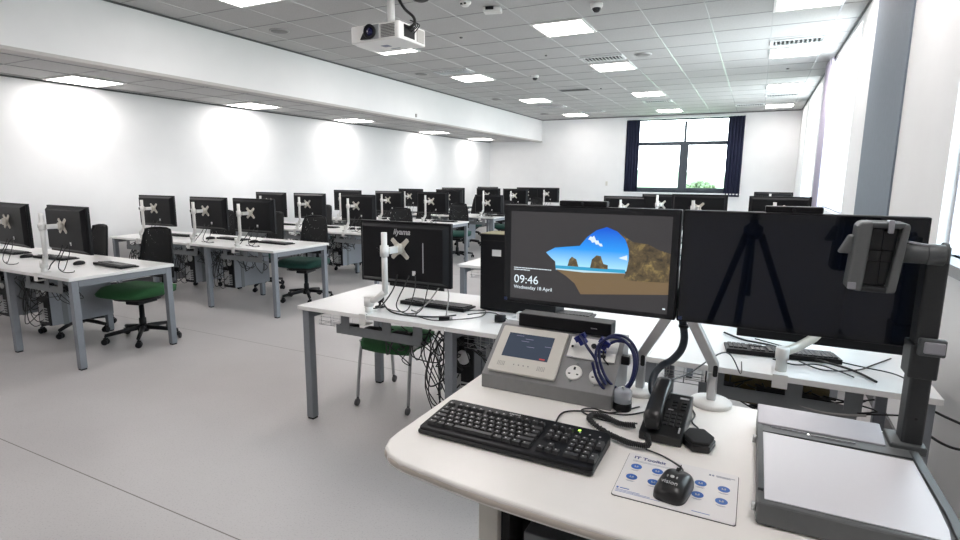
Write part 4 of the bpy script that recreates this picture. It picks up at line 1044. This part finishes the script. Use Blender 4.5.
for i, p in enumerate(hs):
    s = i / 12; wx = .022 - .003 * math.sin(s * PI); hz = .013 + .010 * (abs(2 * s - 1) ** 3)
    if i in (0, 12): wx *= .6; hz *= .6
    rings.append([b.verts.new(p + Vector((wx * math.copysign(abs(math.cos(a)) ** .7, math.cos(a)), 0, hz * math.copysign(abs(math.sin(a)) ** .7, math.sin(a))))) for a in [2 * PI * k / 20 for k in range(20)]])
for i in range(12):
    for k in range(20):
        f = b.faces.new((rings[i][k], rings[i][(k + 1) % 20], rings[i + 1][(k + 1) % 20], rings[i + 1][k])); f.smooth = True
b.faces.new(rings[0][::-1]); b.faces.new(rings[-1])
for s, zz in ((.018, .036), (.140, .068)): lathe(b, [(.017, 0), (.020, .02)], (.028, s, zz - .006), 18)
obj('handset', b, 'phone', t)
# coiled cord
pts = catmull([Vector(p) for p in ((-.186, 1.262, .905), (-.178, 1.235, .894), (-.205, 1.228, .892), (-.24, 1.236, .892), (-.286, 1.262, .892), (-.335, 1.310, .892), (-.335, 1.340, .892), (-.305, 1.345, .892), (-.262, 1.322, .892), (-.225, 1.33, .892))], 60)
b = NB(); hel = []
acc = 0
for i in range(len(pts) - 1):
    d = pts[i + 1] - pts[i]; acc += d.length; d.normalize()
    s = d.cross(Vector((0, 0, 1))).normalized(); u_ = s.cross(d); a = acc / .0042 * 2 * PI
    hel.append(pts[i] + (s * math.cos(a) + u_ * math.sin(a)) * .0058)
tube(b, hel, .0021, 5); bmesh.ops.transform(b, matrix=(Matrix.Translation(t.location) @ Matrix.Rotation(t.rotation_euler.z, 4, 'Z')).inverted(), verts=b.verts); obj('coiled_cord', b, 'cable', t)
cable('phone_lead', 'thin black lead snaking from the phone behind the coiled cord', [(-.225, 1.36, TZ + .004), (-.285, 1.34, TZ + .004), (-.345, 1.35, TZ + .004), (-.375, 1.375, TZ + .004), (-.35, 1.40, TZ + .004), (-.30, 1.395, TZ + .004), (-.24, 1.47, TZ + .004)], .0022)
t = thing('conference_microphone', 'black hexagonal puck on the lectern desk right of the phone', 'microphone', (-.076, 1.318, TZ + .001), math.radians(12))
hexa = [(.038 * math.cos(PI / 3 * k) * (1.0), .050 * math.sin(PI / 3 * k)) for k in range(6)]
b = NB(); prism(b, hexa, 0, .016); obj('base', b, 'phone', t, bev=.003)
b = NB(); prism(b, [(p[0] * .92, p[1] * .92) for p in hexa], .0165, .024); obj('grille', b, 'black_matt', t, bev=.003)
cable('microphone_cable', 'thin black cord running back from the hexagonal puck', [(-.080, 1.385, TZ + .008), (-.085, 1.405, TZ + .004), (-.102, 1.438, TZ + .004), (-.10, 1.49, TZ + .004), (-.13, 1.56, TZ + .004)], .0022)

# ------------------------------------------------------------------ large screens on arms
SY = 1.551
def big_screen(x0, x1, label, lit):
    t = thing('touch_screen', label, 'screen', ((x0 + x1) / 2, SY, 1.268), 0)
    L = (t.location.x, t.location.y, t.location.z)
    b = NB(); box(b, x0, x1, SY + .001, SY + .030, 1.1165, 1.4195); obj('casing', b, 'black', t, bev=.003, shift=L)
    b = NB(); box(b, x0 + .004, x1 - .004, SY, SY + .002, 1.12, 1.416); obj('glass', b, 'dark_glass', t, shift=L)
    return t, L
LX0, LX1, RX0, RX1 = -.690, -.1735, -.1695, .356
t, L = big_screen(LX0, LX1, 'large touch screen showing the clock 09:46 and a beach seen from a cave', True)
def flat(m_name, col, es):
    M[m_name] = mat(m_name, (.01, .01, .01), .08, noise=.02, emis=col, es=es)
flat('d_back', (.036, .034, .036), 1.0); flat('d_sea', (.03, .32, .55), 1.0); flat('d_sand', (.17, .115, .06), 1.0); flat('d_rock1', (.20, .15, .06), 1.0); flat('d_cloud', (.75, .85, 1), .9); flat('d_text', (.75, .85, .9), 1.0); flat('d_foam', (.6, .85, .95), .8)
def sky_mat():
    m = M['d_back'].copy(); n = m.node_tree.nodes; l = m.node_tree.links; bb = n['Principled BSDF']
    t_ = n.new('ShaderNodeTexCoord'); s = n.new('ShaderNodeSeparateXYZ'); l.new(t_.outputs['Object'], s.inputs[0])
    mr = n.new('ShaderNodeMapRange'); mr.inputs[1].default_value = -.02; mr.inputs[2].default_value = .09; l.new(s.outputs['Z'], mr.inputs[0])
    r = n.new('ShaderNodeValToRGB'); e = r.color_ramp.elements; e[0].color = (.35, .68, .9, 1); e[1].color = (.0, .09, .62, 1); e.new(.45).color = (.02, .30, .85, 1)
    l.new(mr.outputs[0], r.inputs[0]); l.new(r.outputs[0], bb.inputs['Emission Color']); return m
M['d_sky'] = sky_mat()
def rock_mat():
    m = M['d_back'].copy(); n = m.node_tree.nodes; l = m.node_tree.links; bb = n['Principled BSDF']
    t_ = n.new('ShaderNodeTexCoord'); x = n.new('ShaderNodeTexNoise'); x.inputs['Scale'].default_value = 30; x.inputs['Detail'].default_value = 12; x.inputs['Roughness'].default_value = .75; x.inputs['Distortion'].default_value = .4
    l.new(t_.outputs['Object'], x.inputs['Vector']); r = n.new('ShaderNodeValToRGB'); e = r.color_ramp.elements
    e[0].position = .36; e[0].color = (.02, .017, .014, 1); e[1].position = .72; e[1].color = (.40, .29, .10, 1); e.new(.54).color = (.11, .08, .04, 1)
    l.new(x.outputs['Fac'], r.inputs[0]); l.new(r.outputs[0], bb.inputs['Emission Color']); return m
M['d_rock'] = rock_mat()
b = NB(); box(b, -.6655, -.195, SY - .0006, SY + .0002, 1.131, 1.4005); dsp = obj('display', b, 'd_back', t, shift=L)
def poly(name, m_, pts, k):
    b = NB(); ya, yb_ = SY - .0006 - k * .00015, SY - .0005
    A = [b.verts.new((p[0], ya, p[1])) for p in pts]; B = [b.verts.new((p[0], yb_, p[1])) for p in pts]
    for tr in tessellate_polygon([[Vector((p[0], p[1], 0)) for p in pts]]):
        b.faces.new([A[i] for i in tr]); b.faces.new([B[i] for i in tr][::-1])
    for i in range(len(pts)): b.faces.new((A[i], A[(i + 1) % len(pts)], B[(i + 1) % len(pts)], B[i]))
    return obj(name, b, m_, dsp, shift=L)
poly('sky_image', 'd_sky', [(-.551, 1.2807), (-.523, 1.2966), (-.4483, 1.3066), (-.4264, 1.3343), (-.4007, 1.3543), (-.3715, 1.3646), (-.3417, 1.3536), (-.319, 1.3329), (-.306, 1.3043), (-.3063, 1.2749), (-.311, 1.2416), (-.3585, 1.2424), (-.5197, 1.2422), (-.5217, 1.2554), (-.5342, 1.2646)], 1)
poly('sea_image', 'd_sea', [(-.5205, 1.2437), (-.3146, 1.2465), (-.3141, 1.2341), (-.4336, 1.227), (-.5185, 1.2293)], 2)
poly('surf_image', 'd_foam', [(-.519, 1.2345), (-.3141, 1.2365), (-.3141, 1.2325), (-.4336, 1.2280), (-.5185, 1.2308)], 2.6)
poly('sand_image', 'd_sand', [(-.5185, 1.2313), (-.4336, 1.229), (-.3141, 1.2361), (-.3168, 1.2188), (-.2843, 1.2165), (-.1955, 1.2203), (-.1949, 1.1868), (-.4404, 1.1634), (-.4596, 1.1942), (-.4882, 1.2151)], 3)
poly('rock_image', 'd_rock', [(-.3417, 1.3536), (-.2971, 1.3263), (-.255, 1.3222), (-.2267, 1.3083), (-.1952, 1.2998), (-.1955, 1.2203), (-.2843, 1.2165), (-.3168, 1.2188), (-.3109, 1.2438), (-.3055, 1.2751), (-.3075, 1.3044), (-.3176, 1.333)], 4)
poly('stack_image', 'd_rock', [(-.4829, 1.2447), (-.478, 1.2641), (-.4704, 1.2731), (-.4568, 1.2656), (-.4499, 1.2447)], 4)
poly('stack_image', 'd_rock', [(-.4151, 1.2439), (-.4107, 1.269), (-.3976, 1.282), (-.3855, 1.2806), (-.377, 1.2587), (-.3642, 1.2559), (-.3638, 1.244)], 4)
poly('cloud_image', 'd_cloud', [(-.424, 1.3269), (-.418, 1.336), (-.411, 1.334), (-.4075, 1.339), (-.4035, 1.331), (-.401, 1.325), (-.394, 1.325), (-.391, 1.317), (-.384, 1.3165), (-.381, 1.309), (-.388, 1.3085), (-.394, 1.314), (-.401, 1.313), (-.405, 1.320), (-.412, 1.3175), (-.416, 1.324)], 3)
poly('cloud_image', 'd_cloud', [(-.3344, 1.279), (-.311, 1.2881), (-.3102, 1.2734), (-.327, 1.2766)], 3)
for s, x, z, sz in (('09:46', -.6535, 1.1800, .0365), ('Wednesday 18 April', -.6535, 1.1625, .0150), ('This room is monitored. Please log off when you leave the desk', -.6535, 1.2265, .0044), ('before the next class', -.6535, 1.2205, .0044)):
    if sz < .01:
        b = NB(); n = int(14 if 'This' in s else 5); xx = x; rr = random.Random(n)
        for i in range(n):
            w = rr.uniform(.004, .011); box(b, xx, xx + w, SY - .0012, SY - .0006, z, z + .0022); xx += w + .0013
    else: b = xf(text_bm(s, sz, .0002), Matrix.Translation((x, SY - .001, z)) @ FRONT)
    obj('screen_text', b, 'd_text', dsp, shift=L)
b = NB(); box(b, -.2075, -.2005, SY - .0012, SY - .0006, 1.1435, 1.1475); obj('network_icon', b, 'd_text', dsp, shift=L)
b = NB(); box(b, LX0 + .004, LX0 + .014, SY - .0008, SY + .0005, 1.122, 1.131); M['badge'] = mat('blue_badge', (.04, .06, .15), .3, noise=.05); obj('badge', b, 'badge', t, shift=L)
t, L = big_screen(RX0, RX1, 'large touch screen switched off, right of the clock screen', False)
b = NB(); box(b, -.150, .333, SY - .0006, SY + .0002, 1.131, 1.4005); M['off'] = mat('dark_display', (.004, .006, .013), .025, noise=.05, nscale=3, spec=.5); obj('display', b, 'off', t, shift=L)
b = NB(); box(b, RX0 + .004, RX0 + .014, SY - .0008, SY + .0005, 1.122, 1.131); obj('badge', b, 'badge', t, shift=L)
# boxes standing on the screens
for cx, w, lb in ((-.445, .14, 'slim black webcam bar on top of the clock screen'), (.085, .125, 'slim black webcam bar on top of the switched off screen')):
    tt = thing('webcam_bar', lb, 'camera', (cx, SY + .016, 1.4198))
    b = NB(); box(b, -w / 2, w / 2, -.015, .015, 0.0, .016); obj('body', b, 'black', tt, bev=.003)
    b = NB(); lathe(b, [(.005, 0), (.005, .002)], T=Matrix.Translation((0, -.0152, .008)) @ Matrix.Rotation(PI / 2, 4, 'X')); obj('lens', b, 'dark_glass', tt)
def arm(cx, cy, sgn, label):
    t = thing('screen_arm', label, 'monitor arm', (cx, cy, TZ), 0, 'silver arms carrying the large screens')
    b = NB(); lathe(b, [(.054, .0005), (.055, .010), (.050, .014), (.02, .016)], seg=40); obj('base_disc', b, 'white_pl', t)
    b = NB(); prism(b, [(-.011 * 1, -.014), (.011, -.014), (.013, 0), (.011, .014), (-.011, .014), (-.013, 0)], .0155, .095); obj('post', b, 'alu', t, bev=.003)
    T = Matrix.Identity(4)
    b = NB(); e = sgn
    prism(b, [(-.013 * e, .095), (.013 * e, .095), (.013 * e, .118), (-.062 * e, .262), (-.088 * e, .250), (-.013 * e, .112)] if e > 0 else [(.013, .095), (-.013, .095), (-.013, .118), (.062, .262), (.088, .250), (.013, .112)], -.014, .016, 'y'); obj('slanted_arm', b, 'alu', t, bev=.004)
    b = NB(); prism(b, rrect(-.006, .006, .085, .118, .005), -.0155, -.0135, 'y', T=Matrix.Translation((.006, 0, 0))); obj('slot', b, 'black_matt', t)
    b = NB(); box(b, -.075 * e - .03, -.075 * e + .03, .0, .012, .235, .262); x_in = -.075 * e
    box(b, min(x_in, x_in + e * .12), max(x_in, x_in + e * .12), -.002, .012, .34, .37); box(b, x_in - .012, x_in + .012, 0, .012, .25, .37)
    x_v = x_in + e * .12; box(b, x_v - .045, x_v + .045, -.006, -.001, .30, .40); obj('screen_bracket', b, 'alu', t)
    return t
arm(-.068, 1.590, 1, 'right silver screen arm on a round white base beside the hexagonal puck')
arm(-.262, 1.590, -1, 'left silver screen arm on a round white base half hidden by the blue cable')
t = thing('cable_sleeve', 'thick blue black braided sleeve bending down from between the large screens', 'cable', (0, 0, 0))
b = NB(); tube(b, [(-.172, 1.60, 1.20), (-.165, 1.60, 1.135), (-.156, 1.60, 1.098), (-.150, 1.60, 1.056), (-.157, 1.60, 1.02), (-.180, 1.60, .987), (-.206, 1.60, .967), (-.222, 1.58, .943), (-.222, 1.55, .91), (-.20, 1.53, TZ + .012)], .0105, 12, spline=6); obj('sleeve', b, 'sleeve', t)
for i, z in enumerate((1.125, 1.092)):
    b = NB(); lathe(b, [(.0135, -.004), (.0135, .004)], (-.163 + i * .009, 1.60, z), 14); obj('tie', b, 'black', t)
cable('cable', 'thin black cable running behind the right screen arm to the bench', [(-.23, 1.62, .90), (-.15, 1.75, .90), (-.05, 1.95, .93), (.0, 2.3, .75), (.0, 2.5, .737)], .0022)

# ------------------------------------------------------------------ visualiser
t = thing('visualiser', 'grey document camera with white platen, black post and head beside the right screen', 'document camera', (0, 0, 0))
vx0, vx1, vy0, vy1, vz = .046, .372, 1.040, 1.50, .922
b = NB(); prism(b, [(vy0, TZ + .003), (vy1, TZ + .003), (vy1, vz), (vy0 + .01, vz)], vx0, vx1 - .012, 'x')
ob_ = obj('base', b, 'viz_frame', t, bev=.004)
b = NB(); prism(b, [(.058, 1.062), (.328, 1.062), (.334, 1.10), (.337, 1.18), (.337, 1.356), (.058, 1.365)], vz + .0004, vz + .0018); obj('platen', b, 'platen', t)
b = NB(); prism(b, [(.336, 1.05), (.352, 1.05), (.356, 1.15), (.352, 1.40), (.338, 1.40), (.341, 1.15)], vz, vz + .006); box(b, .047, .057, 1.09, 1.40, vz, vz + .006); box(b, .047, .352, 1.366, 1.40, vz, vz + .004); obj('rim', b, 'viz_grey', t, bev=.001)
b = NB(); box(b, .075, .15, 1.392, 1.3945, vz + .004, vz + .0065); box(b, .155, .24, 1.385, 1.3875, vz + .004, vz + .0065); obj('scale_mark', b, 'hood', t)
M['led_w'] = mat('white_led', (.9, .9, .9), .4, noise=.01, emis=(1, 1, 1), es=1.5)
b = NB(); lathe(b, [(.0025, vz + .004), (.002, vz + .006)], (.150, 1.390, 0), 10); obj('indicator_light', b, 'led_w', t)
b = NB(); prism(b, [(1.405, vz + .001), (1.412, vz + .001), (1.475, .958), (1.482, .958), (1.495, .92), (1.500, vz - .01), (1.49, vz - .01), (1.472, .963), (1.468, .963)], .046, .305, 'x')
b.free(); b = NB(); prism(b, [(1.410, vz + .0005), (1.500, vz + .0005), (1.500, .938), (1.494, .941), (1.412, .926)], .046, .300, 'x'); obj('folded_lamp', b, 'hood', t, bev=.002)
b = NB(); box(b, .308, .374, 1.415, 1.50, vz - .01, .932); obj('post_socket', b, 'viz_grey', t, bev=.004)
b = NB(); prism(b, rrect(.329, .368, 1.43, 1.485, .006), .93, 1.345); obj('post', b, 'post_black', t, bev=.002)
b = NB(); prism(b, rrect(.322, .374, 1.422, 1.492, .006), 1.082, 1.156); sl = obj('slider', b, 'post_black', t, bev=.003)
b = NB(); box(b, .340, .376, 1.405, 1.423, 1.143, 1.168); obj('silver_catch', b, 'hood', sl, bev=.003)
b = NB(); box(b, .331, .379, 1.41, 1.425, 1.136, 1.174); obj('catch_surround', b, 'viz_grey', sl, bev=.004)
b = NB(); lathe(b, [(.003, 0), (.003, .0015)], T=Matrix.Translation((.349, 1.4296, .99)) @ Matrix.Rotation(PI / 2, 4, 'X')); obj('screw', b, 'black_matt', t)
# arm and head
TX = Matrix.Rotation(PI / 2, 4, 'Y')
b = NB(); lathe(b, [(.020, 0), (.020, .078)], T=Matrix.Translation((.268, 1.405, 1.352)) @ TX, seg=24); obj('arm_tube', b, 'viz_grey', t)
b = NB(); lathe(b, [(.0215, 0), (.0215, .030)], T=Matrix.Translation((.320, 1.405, 1.352)) @ TX, seg=24); box(b, .325, .362, 1.41, 1.47, 1.335, 1.368); lathe(b, [(.021, 0), (.021, .01)], T=Matrix.Translation((.348, 1.42, 1.356)) @ TX, seg=24); obj('arm_joint', b, 'viz_grey', t, bev=.002)
b = NB(); prism(b, [(.288, 1.374), (.345, 1.366), (.345, 1.369), (.288, 1.378)], 1.398, 1.41, 'y'); obj('arm_highlight', b, 'hood', t)  # pale strip standing in for the thin highlight along the arm top
hz0, hz1 = 1.268, 1.418
b = NB(); prism(b, [(.186, hz0 + .004), (.215, hz0), (.222, hz1), (.200, hz1 - .003), (.194, hz1 - .012)], 1.375, 1.435, 'y'); obj('head_side', b, 'viz_frame', t, bev=.006, seg=3)
b = NB(); prism(b, [(.256, hz0), (.273, hz0 + .004), (.284, hz1 - .012), (.281, hz1 - .003), (.272, hz1 - .006)], 1.375, 1.435, 'y'); obj('head_side', b, 'viz_frame', t, bev=.004, seg=3)
b = NB(); box(b, .205, .278, 1.405, 1.442, hz0 + .003, hz1 - .002); box(b, .207, .272, 1.378, 1.406, hz0 + .001, hz0 + .012); obj('head_core', b, 'post_black', t, bev=.003)
b = NB(); box(b, .2155, .268, 1.401, 1.4055, hz0 + .015, hz1 - .018); obj('mirror_window', b, 'dark_glass', t)
b = NB(); box(b, .2155, .268, 1.399, 1.402, 1.355, 1.3565); box(b, .2155, .272, 1.399, 1.402, 1.332, 1.3332); box(b, .243, .2442, 1.399, 1.402, hz0 + .015, hz1 - .018); obj('grid_line', b, 'black', t)
b = NB(); box(b, .219, .277, 1.376, 1.41, hz1 - .014, hz1 - .003); obj('head_top', b, 'viz_grey', t, bev=.003)
b = NB(); box(b, .246, .256, 1.370, 1.378, hz1 - .024, hz1 + .003); box(b, .246, .256, 1.372, 1.40, hz1 - .003, hz1 + .002); obj('clip', b, 'hood', t, bev=.002)
b = NB(); box(b, .188, .203, 1.3715, 1.3755, hz0 + .006, hz0 + .02); obj('grey_pad', b, 'hood', t, bev=.001)
b = NB(); prism(b, [(.168, 1.345), (.196, 1.345), (.196, 1.385), (.186, 1.385)], 1.40, 1.43, 'y'); obj('head_knob', b, 'viz_frame', t, bev=.004)
for yy in (1.06, 1.075, 1.36, 1.375):
    b = NB(); lathe(b, [(.006, 0), (.006, .008)], T=Matrix.Translation((vx0 - .008, yy, .898 + (.01 if yy in (1.06, 1.36) else -.004))) @ TX, seg=12); obj('knob', b, 'alu', t)
cable('visualiser_cable', 'black cable lying along the right edge of the lectern desk beside the visualiser', [(.362, 1.46, TZ + .005), (.374, 1.36, TZ + .005), (.378, 1.25, TZ + .005), (.376, 1.1, TZ + .005)], .004)
cable('clutter_cable', 'white cable bundle hanging below the bench behind the visualiser', [(-.1, 2.5, .60), (.1, 2.48, .62), (.3, 2.47, .585), (.45, 2.47, .60)], .006, 'grey_cable')

# ------------------------------------------------------------------ photographer's tripod (it shows in the switched-off screen)
t = thing('tripod', 'black camera tripod standing in front of the lectern desk, mirrored in the dark screen', 'tripod', (0, -.05, 0))
b = NB(); lathe(b, [(.03, 1.20), (.045, 1.22), (.045, 1.26), (.02, 1.28), (.02, 1.36)], seg=20); obj('head', b, 'black', t)
b = NB(); box(b, -.07, .07, -.10, -.03, 1.385, 1.50); box(b, -.035, .035, -.09, -.04, 1.495, 1.53); box(b, -.02, .02, -.09, -.01, 1.36, 1.385); obj('camera_body', b, 'black_matt', t, bev=.006)
b = NB(); tube(b, [(0, 0, .9), (0, 0, 1.22)], .014, 10); obj('centre_column', b, 'black', t)
for a in (100, 220, 340):
    c, s = math.cos(math.radians(a)), math.sin(math.radians(a))
    b = NB(); tube(b, [(c * .04, s * .04, 1.22), (c * .22, s * .22, .75), (c * .36, s * .36, .35), (c * .47, s * .47, .012)], [.018, .016, .012], 10); obj('leg', b, 'black', t)
